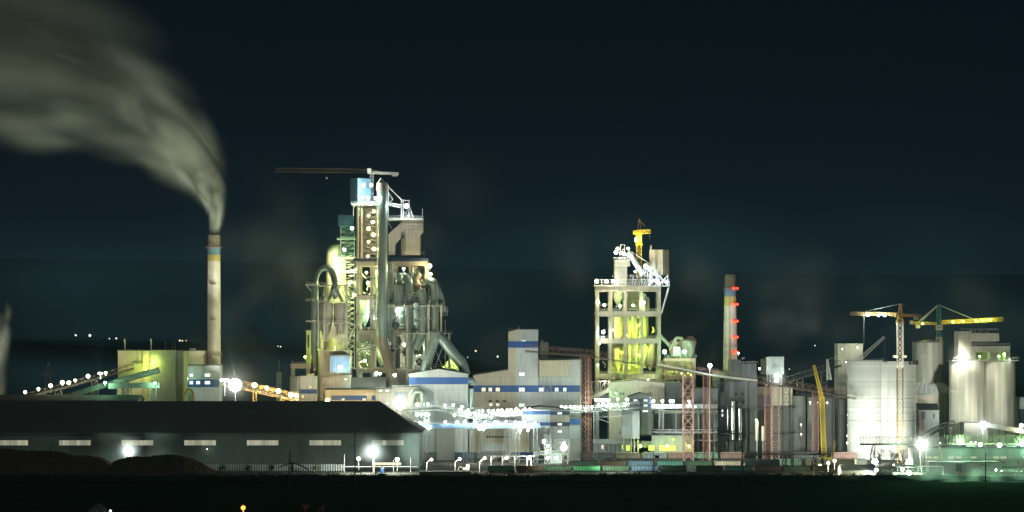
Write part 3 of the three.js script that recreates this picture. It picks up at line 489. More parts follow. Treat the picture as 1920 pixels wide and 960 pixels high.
  { const b = mb(); for (const y of [556, 566]) b.bar(P(768, y, z + 3), P(800, y - 3, z + 3), 0.5, 8); for (let k = 0; k < 110; k++) { const a = rr(672, 800), q = rr(500, 685); b.bar(P(a, q, z - rr(2, 9)), P(a + rr(-9, 9), q + rr(-2, 14), z - rr(2, 9)), rr(0.2, 0.55), 6); } b.bar(P(668, 655, z + 4), P(706, 645, z + 4), 0.5, 8).bar(P(668, 660, z + 4), P(706, 650, z + 4), 0.4, 8); b.build('pipework', M.steel, t); }
}
{ // elevator tower with zigzag lamps
  const z = -15, zb = -26, t = thing('elevator_tower', 'slim steel lattice elevator tower carrying a zigzag of warm lamps', 'tower', X(686, z), Y(484, z), z), b = mb();
  const x0 = X(668, z), x1 = X(705, z), y0 = Y(484, z), y1 = Y(382, z);
  b.truss(V((x0 + x1) / 2, y0, -20), V((x0 + x1) / 2, y1, -20), 10, x1 - x0, 12, 0.15, V(0, 0, 1), 10, x1 - x0, true); b.build('lattice', M.latticeSteel, t);
  mb().bar(P(671, 484, z + 0.6), P(671, 384, z + 0.6), 0.62, 10).bar(P(677.5, 484, z + 0.6), P(677.5, 384, z + 0.6), 0.62, 10).build('elevator_leg', M.concrete, t);
  { const s = mb(); for (let k = 0; k < 8; k++) { const y = y0 + (y1 - y0) * k / 8, d = (y1 - y0) / 8, l = k % 2; s.beam(V(l ? x1 - 1 : x0 + 4.5, y, z - 2), V(l ? x0 + 4.5 : x1 - 1, y + d, z - 2), 0.22).box(x0 + 3.5, x1 - 0.3, y + d - 0.12, y + d, z - 3.4, z - 0.6).rail([V(x0 + 3.5, y + d, z - 0.7), V(x1 - 0.3, y + d, z - 0.7)], 1.1, 0.05, 1.6); } s.build('stair', M.latticeSteel, t); }
  mb().box(X(659, z), X(707, z), Y(385, z), Y(381.5, z), zb, z + 2.5).rail([P(659, 381.5, z + 2.4), P(707, 381.5, z + 2.4)], 1.1, 0.06, 1.6).build('head_deck', M.steelPale, t);
  mb().turned(X(676.5, z - 5), z - 5, 8.2, 7.6, Y(381.5, z) + 0.02, Y(334, z), 34).build('head_cabin', M.paleBlue, t);
  for (const k of [663, 674]) mb().bar(P(k, 385, z + 1), P(k, 405, z + 1), 0.2, 6).build('hanger', M.steelPale, t);
}
{ // tower crane on top
  const z = -22, t = thing('tower_crane', 'long-jibbed tower crane on top of the tallest tower, jib pointing left', 'tower crane', X(690, z), Y(382, z), z), y = Y(325, z);
  mb().truss(P(697, 382, z), P(697, 327, z), 1.7, 1.7, 12, 0.11, V(0, 0, 1)).build('mast', M.steelPale, t);
  mb().truss(P(517, 318.5, z), P(690, 321, z), 1.5, 2, 30, 0.06).build('jib', M.rustDark, t);
  mb().truss(P(690, 323.5, z), P(747, 325.5, z), 1.6, 1, 10, 0.14).beam(P(693, 317, z), P(718, 324, z), 0.12).build('counter_jib', M.steelPale, t);
  mb().box(X(735, z), X(746, z), Y(330.5, z), Y(325, z), z - 0.9, z + 0.9).build('counterweight', M.concrete, t);
  mb().box(X(689, z), X(696, z), Y(326, z), Y(316, z), z - 1, z + 1).build('cab', M.steelPale, t);
  mb().bar(P(613, 321, z), P(613, 333, z), 0.05, 5).box(X(611, z), X(615, z), Y(336, z), Y(332.5, z), z - 0.5, z + 0.5).build('hook', M.steel, t);
}
{ // cream silo and blue box behind the gooseneck duct
  const z = -40, t = thing('domed_silo', 'bright yellow lit domed silo behind the left ducts', 'silo', X(629, z), 0, z), x = X(630, z), r = 5.3;
  mb().lathe(x, z, [[r, 0], [r, Y(474, z)], [r * 0.93, Y(467, z)], [r * 0.72, Y(461, z)], [r * 0.4, Y(458, z)], [0, Y(457, z)]], 32).build('shell', M.sheetCream, t);
  mb().truss(P(652, 690, z + 4), P(652, 425, z + 4), 7.2, 6.4, 26, 0.14, V(0, 0, 1), 7.2, 6.4, true).build('stair_tower', M.latticeSteel, t);
  for (const q of [450, 485, 512, 533]) mb().box(X(632, z + 7), X(668, z + 7), Y(q, z), Y(q - 1.5, z), z + 1, z + 9).rail([P(632, q - 1.5, z + 9), P(668, q - 1.5, z + 9)], 1.1, 0.06, 1.6).build('landing', M.steel, t);
  mb().box(X(636, z), X(665, z), Y(425, z), Y(404, z), z, z + 8).build('head_box', M.darkBlue, t);
}
{ // left duct and twin vessels
  const z = -12, t = thing('homogenising_plant', 'grey twin vessel plant with a gooseneck duct at the left edge of the tall tower', 'plant', X(618, z), 0, z);
  mb().tube([P(590, 545, z), P(590.5, 524, z), P(595, 511, z), P(604, 503, z), P(613, 502.5, z), P(621, 508, z), P(627, 522, z), P(628.5, 536, z)], 1.75, 16, 40).build('gooseneck', M.pipe, t);
  mb().cyl(X(590, z), z, 1.95, 0, Y(535, z), 20).build('duct', M.pipe, t, { cyl: [X(590, z), z, 1.95] });
  for (const [c, r] of [[611, 3.75], [637.5, 3.4]]) vessel(mb(), c, z - 1, r, 569, 603, 640, 0.9, 0.12).build('vessel', M.concreteGrey, t);
  const b = mb();
  for (const zz of [z + 3.6, z - 6]) for (const c of [598, 609, 650]) b.box(X(c, z) - 0.3, X(c, z) + 0.3, Y(655, z), Y(c === 598 ? 565 : 533, z), zz - 0.3, zz + 0.3);
  for (const q of [535, 565, 605]) b.box(X(596, z), X(653, z), Y(q + 1.6, z), Y(q, z), z - 7, z + 4);
  for (let k = 0; k < 4; k++) for (const [q0, q1] of [[537, 565]]) { const a = 599 + k * 13; b.beam(P(a, q0, z - 5), P(a + 13, q1, z - 5), 0.14).beam(P(a + 13, q0, z - 5), P(a, q1, z - 5), 0.14); }
  for (let k = 0; k < 4; k++) { const a = 599 + k * 13; b.beam(P(a, 608, z + 3), P(a + 6, 640, z + 3), 0.14).beam(P(a + 13, 608, z + 3), P(a + 6, 640, z + 3), 0.14); }
  b.beam(P(662, 620, z + 3), P(650, 650, z + 3), 0.35).beam(P(668, 607, z + 3), P(655, 632, z + 3), 0.3);
  b.build('steel_frame', M.steel, t);
  const r = mb(); for (const q of [535, 565, 605]) r.rail([P(574, q === 535 ? 533 : q, z + 4), P(653, q, z + 4)].slice(q === 535 ? 0 : 0), 1.1, 0.06, 1.7); r.beam(P(574, 534, z + 2), P(584, 546, z + 2), 0.16).box(X(574, z), X(598, z), Y(535, z), Y(533.4, z), z - 3, z + 4.1); r.build('walkway', M.steelPale, t);
  mb().tube([P(615, 566, z + 1), P(624, 544, z + 1), P(628, 540, z + 1)], 0.8, 10, 14).tube([P(643, 566, z + 1), P(633, 546, z + 1), P(628, 540, z + 1)], 0.8, 10, 14).lathe(X(628, z), z - 1, [[0.8, Y(562, z)], [2.4, Y(549, z)], [2.4, Y(541, z)], [1.6, Y(535, z)]], 18).build('split_pipe', M.pipe, t);
  for (const [c, a, q, w] of [[626, 613, 634, 2.6], [639, 625, 645, 2.2]]) mb().box(X(c, z) - w / 2, X(c, z) + w / 2, Y(q, z), Y(a, z), z + 1, z + 3.5).build('hopper', M.concrete, t);
}
{ // cream block the twin vessels stand on, with a glazed blue cabin
  const z = -2, t = thing('vessel_base', 'tall cream concrete block with a blue glazed cabin carrying the brightest wall lamp', 'building', X(628, z), 0, z - 8);
  mb().box(X(601, z), X(656, z), 0, Y(657, z), z - 18, z).build('wall', M.concrete, t);
  mb().rail([P(601, 657, z - 0.2), P(656, 657, z - 0.2)], 1.1, 0.06, 1.6).build('roof_rail', M.steel, t);
  mb().box(X(620, z), X(657, z), Y(698, z), Y(668, z), z + 0.01, z + 5).build('cabin', M.paleBlue, t);
  mb().box(X(619, z), X(658, z), Y(668, z) + 0.01, Y(665.5, z), z + 0.01, z + 5.6).build('cabin_roof', M.roofGrey, t);
  { const b = mb(); for (let k = 0; k < 9; k++) b.box(X(620, z) + k * 1.15, X(620, z) + k * 1.15 + 0.12, Y(697, z), Y(669, z), z + 5.01, z + 5.12); b.build('cladding_rib', M.blue, t); }
  { const b = mb(); for (const c of [631, 639]) b.box(X(c, z), X(c + 4, z), Y(708, z), Y(704.5, z), z + 0.01, z + 1.2); b.build('flood_bracket', M.steel, t); }
}
{ const t = building('lift_annexe', 'narrow cream annexe behind the left duct', 'building', 574, 604, 619, -26, 10, M.concrete, { roofH: 0.4, roof: M.concreteGrey }); mb().box(X(577, -26), X(580, -26), Y(652, -26), Y(628, -26), -25.99, -25.7).build('louvre', M.hole, t); }
{ // concrete portal
  const z = -8, t = thing('concrete_portal', 'square cream concrete portal left of the tall tower', 'portal', X(562, z), 0, z);
  for (const [a, b] of [[545.5, 551.5], [576, 582]]) mb().box(X(a, z), X(b, z), 0, Y(691, z) - 0.01, z - 5, z).build('column', M.concrete, t);
  mb().box(X(545, z), X(583, z), Y(691, z), Y(682, z), z - 5.2, z + 0.15).build('beam', M.concrete, t);
  mb().rail([P(546, 682, z), P(582, 682, z)], 1.1, 0.05, 1.6).bar(P(549, 682, z - 1), P(549, 673, z - 1), 0.08, 5).build('roof_rail', M.steel, t);
}
{ const z = 4, t = building('switch_house', 'white box with a blue band standing under the concrete portal', 'building', 563, 594, 705, z, 9, M.sheetWhite, { roofH: 0.35, roof: M.sheetWhite }); mb().turned(X(559, z - 4), z - 4.5, 5.5, 7, 0, Y(706, z), 38).build('side_wing', M.sheetWhite, t); band(t, 562.8, 594.2, 730, 738, z); windowIn(t, 580, 584, 724, 728, z, litWarm); mb().box(X(576, z), X(588, z), Y(705, z) + 0.01, Y(701, z), z - 6, z - 1).build('roof_box', M.sheetCream, t); windowIn(t, 566, 569.5, 741, 746, z, litWarm); }
{ const z = 16, t = building('control_room', 'low cream building with a blue band behind the hall ridge, below the blue cabin', 'building', 610, 706, 729, z, 22, M.sheetCream, { roofH: 0.5, roof: M.roof }); band(t, 622, 688, 741.5, 750, z); band(t, 697, 704, 741.5, 750, z); for (const [a, b] of [[641, 646], [680, 686]]) windowIn(t, a, b, 747, 751, z + 0.125, litWarm); }
{ const z = 8, t = building('pump_house', 'grey flat roofed block beside two lit windows, right of the blue cabin', 'building', 639, 657, 702, z, 10, M.sheetGrey, { roofH: 0.3 }); for (const [a, b] of [[629, 633.5], [645.5, 651]]) if (a > 639) windowIn(t, a, b, 709, 713, z, litWarm); }
gabled('workshop', 'dark grey low pitched shed roof in front of the tall duct foot', 'shed', 657, 722, 726, 708, 2, 14, M.sheetGrey, { side: true, roof: M.roofGrey });
{ const z = 22, t = building('gate_office', 'small white block with two lit windows just right of the hall ridge end', 'building', 706, 735, 728, z, 10, M.sheetWhite, { roofH: 0.4 }); for (const a of [709, 722]) { mb().box(X(a - 1, z), X(a + 10, z), Y(737.5, z), Y(728.5, z) - 0.6, z + 0.004, z + 0.1).build('window_panel', M.sheetGrey, t); windowIn(t, a + 1, a + 8, 730.5, 735, z + 0.105, litCool); windowIn(t, a + 1, a + 8, 754, 758, z, litCool); } }
{ const z = 20, t = building('cooler_house', 'grey clad cooler building between the white office and the blue banded hall', 'building', 735, 786, 724, z, 20, M.sheetWhite, { roofH: 0.5, roof: M.roofGrey }); band(t, 740, 764, 735, 748, z, M.paleBlue); mb().tube([P(770, 775, z + 3), P(770, 755, z + 3), P(774, 740, z + 3), P(782, 735, z + 3), P(790, 737, z + 3), P(792, 760, z + 3)], 2, 16, 30).build('duct', M.pipe, t); }
{ const z = 12, t = gabled('clinker_hall', 'white gabled hall with a broad blue band under the forked duct', 'hall', 767, 877, 701, 692, z, 26, M.sheetWhite, { roof: M.roof }); band(t, 766.7, 877.3, 707.5, 720.5, z); mb().cyl(X(882, z), z - 3, 1.6, Y(770, z), Y(729, z), 16).build('duct', M.pipe, t); mb().tube([P(878, 714, z - 3), P(886, 715, z - 3), P(888, 722, z - 3)], 1.9, 14, 10).build('fan_casing', M.pipe, t); mb().rail([P(800, 690, z - 2), P(850, 690, z - 2)], 1.8, 0.12, 5).build('roof_rail', M.steelDark, t); }
gabled('lean_to', 'small shed whose wall is lit lime green behind the forked duct', 'shed', 824, 864, 697, 671, -26, 12, M.sheetWhite);

// ---------------------------------------------------------------- middle: packing hall, long gallery, transfer towers, lamp-lined conveyors
{
  const z = -6, t = thing('packing_hall', 'large pale hall with blue window band and a square tower at its left', 'hall', X(990, z), 0, z - 15);
  mb().box(X(968, z), X(1009, z), 0, Y(618, z), z - 14, z + 1.2).build('tower', M.sheetWhite, t);
  mb().pprism([[953, 9999], [968.2, 9999], [968.2, 618.5], [953, 622]], z + 0.6, 12).build('tower_side', M.sheetCream, t);
  mb().box(X(952, z), X(1010, z), Y(618, z) - 0.02, Y(617, z), z - 14.4, z + 1.7).build('tower_roof', M.roofGrey, t);
  band(t, 968, 1009.2, 640, 652, z + 1.2); mb().box(X(953, z) - 0.1, X(968, z), Y(652, z), Y(640, z), z + 0.61, z + 0.73).build('stripe', M.blue, t);
  mb().box(X(1009, z) + 0.01, X(1090, z), 0, Y(675, z), z - 30, z).build('hall', M.sheetWhite, t);
  mb().box(X(1009, z) + 0.02, X(1091, z), Y(675, z) + 0.01, Y(673.5, z), z - 30.4, z + 0.4).build('hall_roof', M.roofGrey, t);
  mb().pprism([[887, 9999], [953, 9999], [953, 694], [887, 704.5]], z - 0.2, 28).build('side_wing', M.sheetCream, t);
  mb().pprism([[886, 704.2], [953, 693.6], [953, 692.6], [886, 703.2]], z + 0.3, 29).build('wing_roof', M.roofGrey, t);
  band(t, 1009.3, 1090.2, 722.5, 735, z); band(t, 967.8, 1009.2, 722.5, 735, z + 1.2); mb().box(X(886.8, z), X(953, z), Y(735, z), Y(722.5, z), z - 0.19, z - 0.07).build('stripe', M.blue, t); mb().box(X(953, z), X(967.8, z), Y(735, z), Y(722.5, z), z + 0.61, z + 0.72).build('stripe', M.blue, t);
  for (const [a, b, p, q, s] of [[903, 910.5, 727, 734, 0], [916, 922.5, 727, 734, 0], [929.5, 937, 727, 734, 0], [973, 983.5, 727, 734, 1.33], [1010.5, 1020, 727, 734, 0.13], [1040.5, 1047, 727, 734, 0.13], [1056, 1062, 727, 734, 0.13], [973, 983.5, 698.5, 705, 1.21], [973, 983.5, 756.5, 762.5, 1.21], [978, 985.5, 637.5, 641.5, 1.21], [917, 923.5, 756, 761.5, -0.19], [930, 936.5, 756, 761.5, -0.19]]) windowIn(t, a, b, p, q, z + s, a < 950 ? litWarm : litCool);
  for (const c of [919, 932.5, 946]) mb().box(X(c - 3, z), X(c + 3, z), Y(754, z), Y(750.5, z), z - 0.19, z + 0.9).build('hood', M.steelDark, t);
  mb().box(X(1011, z), X(1068, z), Y(706, z), Y(675.5, z), z + 0.01, z + 5).build('bay', M.sheetCream, t);
  mb().box(X(1010.5, z), X(1068.5, z), Y(707, z), Y(706, z) - 0.01, z + 0.01, z + 5.2).build('bay_floor', M.roofPale, t);
  mb().truss(P(1026, 9999, z + 3).setY(0), P(1026, 707, z + 3), 4, 3, 9, 0.14, V(0, 0, 1)).build('bay_trestle', M.steel, t);
  mb().box(X(1013, z), X(1029, z), Y(673, z), Y(642, z), z - 16, z - 10).box(X(1015, z), X(1019, z), Y(642, z), Y(638, z), z - 14, z - 11).build('plant_room', M.concreteGrey, t);
  mb().box(X(972, z), X(974.5, z), Y(617, z), Y(612, z), z - 4, z - 3).build('flue', M.steel, t);
}
{ const z = 14; gallery('long rusty belt gallery running downhill to the right across the whole plant on red trestles', [P(985, 655, z), P(1100, 664, z), P(1200, 680, z), P(1300, 695.5, z), P(1420, 713, z), P(1530, 731, z), P(1604, 744, z)], 3.4, 2.9, { mat: M.rust, roofMat: M.roofGrey, railed: true, r: 0.12, floorMat: M.pipeBrown }); }
{ const z = 18, t = thing('service_pipe', 'pale pipe along the front of the long rusty gallery', 'pipe', X(1300, z), Y(697, z), z), b = mb(); for (const [p, q, r, s] of [[1232, 681, 1330, 703], [1330, 703, 1420, 713.5]]) b.bar(P(p, q, z), P(r, s, z), 0.45, 10); b.build('pipe', M.steelPale, t); }
function trestle(label, c, top, z, w, d, m, bays) { const t = thing('lattice_trestle', label, 'trestle', X(c, z), 0, z, 'trestles under the long rusty gallery'); mb().truss(V(X(c, z), 0, z), P(c, top, z), d, w, bays, w > 5 ? 0.3 : 0.17, V(0, 0, 1), d, w, w > 5).build('lattice', m, t); return t; }
trestle('dark brown slender lattice trestle, left of the close pair before the packing hall', 1093, 664, 14, 1.7, 2.6, M.rust, 22);
{ const t = trestle('red boxed-in trestle, right of the close pair before the packing hall', 1103.5, 665, 14, 2, 2.6, M.red, 20); mb().box(X(1101.5, 14), X(1105.5, 14), 0, Y(668, 14), 12.8, 13.2).build('web_plate', M.redPale, t); }
trestle('broad red lattice trestle with big cross braces below the second tower', 1290, 694, 14, 7.2, 5, M.redPale, 8);
trestle('narrow dark red trestle beside the plain pink pole', 1323, 699, 14, 2.2, 2.4, M.red, 18);
{ const z = 17, t = thing('lamp_pole', 'plain tall pinkish pole with a round white lamp on top, right of the broad trestle', 'pole', X(1331, z), 0, z); mb().bar(V(X(1331, z), 0, z), P(1331, 689, z), 0.5, 10, 0.4).build('pole', M.redPale, t); }
trestle('red lattice trestle below the white lamp tower, front one of two', 1454, 719, 14, 3.6, 3.6, M.redPale, 12);
trestle('dark red trestle standing just left of the pale one under the lamp tower', 1440, 717, 10, 2.4, 3, M.red, 14);
trestle('dark red trestle behind the yellow crane boom', 1529, 733, 10, 2.2, 3, M.red, 14);
trestle('dark steel trestle between the lamp tower and the yellow boom', 1474, 724, 4, 4.6, 3.6, M.steelDark, 9);

// lamp-lined conveyors low in the middle
const ZG = 34;
gallery('short upper belt bridge at the hall ridge end, lit by close white lamps', [P(742, 768, ZG), P(822, 764, ZG)], 3, 2.2, { mat: M.deckSteel, railed: true, legs: [[P(800, 0, ZG), 2.4]] });
gallery('double railed belt conveyor sloping down to the right under many white lamps, front one', [P(820, 765, ZG), P(905, 787, ZG), P(968, 800, ZG)], 3, 2, { mat: M.deckSteel, railed: true, floorMat: M.deckSteel });
gallery('upper railed belt conveyor sloping down behind the front one', [P(842, 757, ZG - 8), P(920, 776, ZG - 8), P(985, 790, ZG - 8)], 3, 2, { mat: M.deckSteel, railed: true, floorMat: M.deckSteel });
gallery('long level clad conveyor bridge lined with white lamps, on lattice legs', [P(775, 799, ZG + 2), P(1012, 798, ZG + 2)], 3.4, 2.3, { mat: M.deckSteel, roofMat: M.paleBlue, clad: true, railed: true, legs: [[P(873, 0, ZG + 2), 2.2], [P(884, 0, ZG + 2), 1.6], [P(959, 0, ZG + 2), 2], [P(970, 0, ZG + 2), 2], [P(1004, 0, ZG + 2), 2]] });
gallery('curved upper conveyor bridge lined with lamps in front of the packing hall', [P(896, 778, ZG - 14), P(940, 777, ZG - 14), P(998, 773, ZG - 14)], 3, 2.6, { mat: M.deckSteel, roofMat: M.sheetWhite, clad: true, legs: [[P(905, 0, ZG - 14), 2], [P(950, 0, ZG - 14), 2]] });
gallery('bridge of lamps right of the transfer tower rising gently to the right', [P(1050, 769, 16), P(1110, 768, 16), P(1198, 760, 16)], 3.2, 2.2, { mat: M.deckSteel, railed: true, legs: [[P(1117, 0, 16), 2]] });
{ const z = 15, t = thing('bridge_truss', 'pale lattice truss hanging under the gently rising lamp bridge', 'truss', X(1150, z), Y(780, z), z), b = mb(); b.web(P(1112, 772, z), P(1196, 765, z), P(1112, 781, z), P(1182, 779, z), 16, 0.14).beam(P(1118, 783, z), P(1160, 800, z), 0.16).beam(P(1118, 783, z), P(1182, 779, z), 0.12).build('lattice', M.deckSteel, t); }
gallery('level gallery with a glowing underside behind the broad red trestle', [P(1222, 762, 4), P(1345, 762, 4)], 3, 2, { mat: M.deckSteel, roofMat: M.sheetWhite, clad: true, legs: [[P(1240, 0, 4), 2]] });
{ const z = 2, t = thing('pipe_rack', 'two level pipe rack below the level gallery, right of the striped stair tower', 'pipe rack', X(1255, z), Y(790, z), z), b = mb(); for (const [q, r] of [[771, 0.5], [774, 0.3], [806, 0.3], [811, 0.6], [826, 0.3]]) b.bar(P(1160, q, z), P(1345, q, z), r, 8); for (const c of [1200, 1236, 1268, 1310, 1340]) b.box(X(c, z) - 0.2, X(c, z) + 0.2, 0, Y(768, z), z - 2.4, z - 2); b.build('pipes', M.steel, t); }
{ // transfer tower with blue bands
  const z = 26, t = thing('transfer_tower', 'striped grey and blue transfer tower with three lit windows, stacked one over another', 'tower', X(1050, z), 0, z - 5);
  mb().box(X(1032, z), X(1068, z), Y(823, z), Y(768, z), z - 10, z).build('wall', M.sheetGrey, t);
  mb().raw((() => { const g = new THREE.BoxGeometry(14.6, Y(768, z) - Y(803, z), 8); g.rotateY(-0.22); g.translate(X(1008, z), (Y(768, z) + Y(803, z)) / 2, z - 6.2); return g; })()).build('side_wing', M.sheetWhite, t);
  band(t, 1031.8, 1068.2, 771, 778, z, M.darkBlue); band(t, 1031.8, 1068.2, 791.5, 799, z, M.darkBlue);
  for (const q of [771, 792]) mb().raw((() => { const g = new THREE.BoxGeometry(14.7, 1.7, 0.3); g.rotateY(-0.22); g.translate(X(1006.5, z), Y(q + 3, z), z - 1.95); return g; })()).build('stripe', M.blue, t);
  for (let k = 0; k < 14; k++) mb().box(X(1033 + k * 2.45, z), X(1034.8 + k * 2.45, z), Y(791, z), Y(779, z), z + 0.01, z + 0.16).build('louvre', k > 10 ? M.sheetCream : M.concrete, t);
  for (const q of [773, 793.5, 807]) windowIn(t, 1045.5, 1053.5, q, q + 4, z + 0.125, litCool);
  mb().pprism([[978, 773], [990, 766], [1012, 763], [1040, 765], [1069.5, 768.4], [1069.5, 767.2], [1040, 763], [1010, 761], [988, 764]], z + 0.6, 12).build('roof', M.roof, t);
  mb().truss(V(X(1050, z), 0, z - 5), P(1050, 823, z - 5), 9, 9, 3, 0.2, V(0, 0, 1), 9, 9, true).build('lattice', M.steelPale, t);
}
{ const z = 18, t = building('clad_annexe', 'white clad annexe with a bright blue top, between the transfer tower and the red trestles', 'building', 1068, 1088, 784, z, 9, M.sheetWhite, { roofH: 0.3, roof: M.roofGrey }); band(t, 1067.8, 1088.2, 785.5, 796, z); mb().box(X(1068, z) + 0.1, X(1088, z), 0, Y(822, z), z + 0.002, z + 0.2).build('plinth', M.concreteGrey, t); }
{ const z = 42, t = thing('loading_rig', 'bright white tangle of steel loading frames around the brightest low lamps', 'loading frame', X(1030, z), 0, z), b = mb(); b.truss(V(X(1027, z), 0, z), P(1027, 815, z), 3, 3.4, 6, 0.16, V(0, 0, 1), 3, 3.4, true).truss(P(1000, 851, z), P(1060, 846, z), 2, 1.4, 12, 0.12).beam(P(1030, 842, z), P(1046, 822, z), 0.2).beam(P(1041, 846, z), P(1060, 838, z), 0.2); for (let k = 0; k < 26; k++) { const a = rr(995, 1062), q = rr(822, 868); b.beam(P(a, q, z - rr(0, 4)), P(a + rr(-8, 8), q + rr(-8, 10), z - rr(0, 4)), 0.1); } b.build('steelwork', M.steel, t); mb().box(X(1032, z), X(1054, z), 0, Y(852, z), z - 5, z - 1).build('bin', M.sheetWhite, t); mb().pprism([[1030, 852.5], [1064, 852.5], [1052, 849.5], [1034, 849.5]], z - 0.5, 5).build('bin_roof', M.sheetWhite, t); mb().bar(V(X(1064, z), 0, z), P(1064, 848, z), 0.2, 6).build('post', M.steelPale, t); }
{ const z = 8, t = gabled('stair_tower', 'narrow dark block with two blue rows of pale windows behind the lamp bridge', 'building', 1180, 1222, 744, 737, z, 10, M.sheetDark); band(t, 1179.8, 1222.2, 748, 753.5, z, M.darkBlue); band(t, 1179.8, 1222.2, 757, 761, z, M.darkBlue); for (const [a, b, q] of [[1188, 1195, 749], [1207, 1214, 749], [1207, 1214, 758.5], [1205, 1215, 769]]) windowIn(t, a, b, q, q + 3.6, z + 0.125, litCool); }
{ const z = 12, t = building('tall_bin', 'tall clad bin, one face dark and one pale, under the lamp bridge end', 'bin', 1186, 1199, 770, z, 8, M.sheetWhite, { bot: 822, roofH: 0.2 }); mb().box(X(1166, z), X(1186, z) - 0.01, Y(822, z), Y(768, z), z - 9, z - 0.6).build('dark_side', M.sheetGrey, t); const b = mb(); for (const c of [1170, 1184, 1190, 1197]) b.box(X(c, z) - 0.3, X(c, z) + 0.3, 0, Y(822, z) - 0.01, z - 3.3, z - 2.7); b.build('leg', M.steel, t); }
{ const z = -18, t = gabled('mill_house', 'wide cream mill house under the second tower, with a green lamp on its wall', 'building', 1142, 1246, 718, 713, z, 22, M.sheetCream, { roof: M.roofGrey }); mb().box(X(1246, z) + 0.02, X(1280, z), 0, Y(717, z), z - 16, z - 0.4).build('dark_wing', M.sheetDark, t); for (const [a, q] of [[1163, 736], [1168, 736], [1214, 736], [1219, 736]]) mb().box(X(a, z), X(a + 2, z), Y(q + 5, z), Y(q, z), z + 0.01, z + 0.4).build('vent', M.steelDark, t); }
{ const z = -10, t = thing('chute_bridge', 'cream sloping chute bridge left of the mill house', 'chute', X(1125, z), Y(740, z), z), b = mb(); b.pprism([[1110, 742], [1143, 727], [1143, 735], [1110, 749]], z, 4).build('box', M.sheetCream, t); mb().web(P(1110, 716, z), P(1142, 714, z), P(1110, 738, z), P(1142, 726, z), 4, 0.2).build('brace', M.concrete, t); mb().box(X(1118, z), X(1145, z), Y(756, z), Y(749, z), z - 3, z + 2).build('platform', M.sheetWhite, t); }
{ const z = -5, t = gabled('depot', 'low white depot with arched lit doorways below the red trestles', 'shed', 1113, 1170, 832, 824, z, 12, M.sheetWhite, { side: true, roof: M.roofPale }); for (const [a, m] of [[1128, litWarm], [1166, litLime]]) windowIn(t, a, a + 3.4, 834, 842, z + 0.02, m, 0); for (const c of [1120, 1136, 1144, 1152, 1160]) mb().box(X(c, z), X(c + 3, z), 0, Y(834, z), z + 0.01, z + 0.1).build('door', M.sheetGrey, t); }
{ const z = 8, t = building('substation', 'long dark low building with a broad lime lit window row and yellow green lamps', 'building', 1170, 1300, 815, z, 14, M.sheetGrey, { roofH: 0.4 }); for (const [a, b] of [[1166 + 8, 1181], [1216, 1227], [1236, 1267]]) windowIn(t, a, b, 835, 845, z, litLime, b - a > 20 ? 5 : 1); windowIn(t, 1260, 1265, 822, 826, z, litLime, 0); }
for (const [l, a, b, top, z, m, d] of [['dull green block behind the pipe rack, left of the broad trestle', 1226, 1282, 772, -8, M.sheetDark, 14], ['low pale green concrete block right of the broad trestle', 1298, 1346, 727, -14, M.concreteDark, 14], ['cream store with small square vents behind the lattice legs', 880, 992, 800, 6, M.sheetCream, 14], ['pale panel wall shed behind the left lattice legs', 840, 868, 812, 8, M.sheetWhite, 8], ['white framed shed by the end of the long hall', 793, 812, 812, 10, M.sheetWhite, 8], ['grey filter block under the lamp bridge at the hall end', 818, 852, 768, 14, M.sheetGrey, 10]]) {
  const t = building('plant_block', l, 'building', a, b, top, z, d, m, { roofH: 0.4 });
  if (a === 880) { for (let k = 0; k < 9; k++) mb().box(X(912 + k * 5.2, z), X(915.5 + k * 5.2, z), Y(821, z), Y(817.5, z), z + 0.01, z + 0.12).build('vent', M.hole, t); mb().pprism([[903, 845], [950, 845], [950, 832], [924, 830], [903, 826]], z + 2, 1.9).build('porch', M.sheetWhite, t); }
  if (a === 793) mb().box(X(796, z), X(806, z), 2, Y(820, z), z + 0.01, z + 0.1).build('doorway', M.hole, t);
}

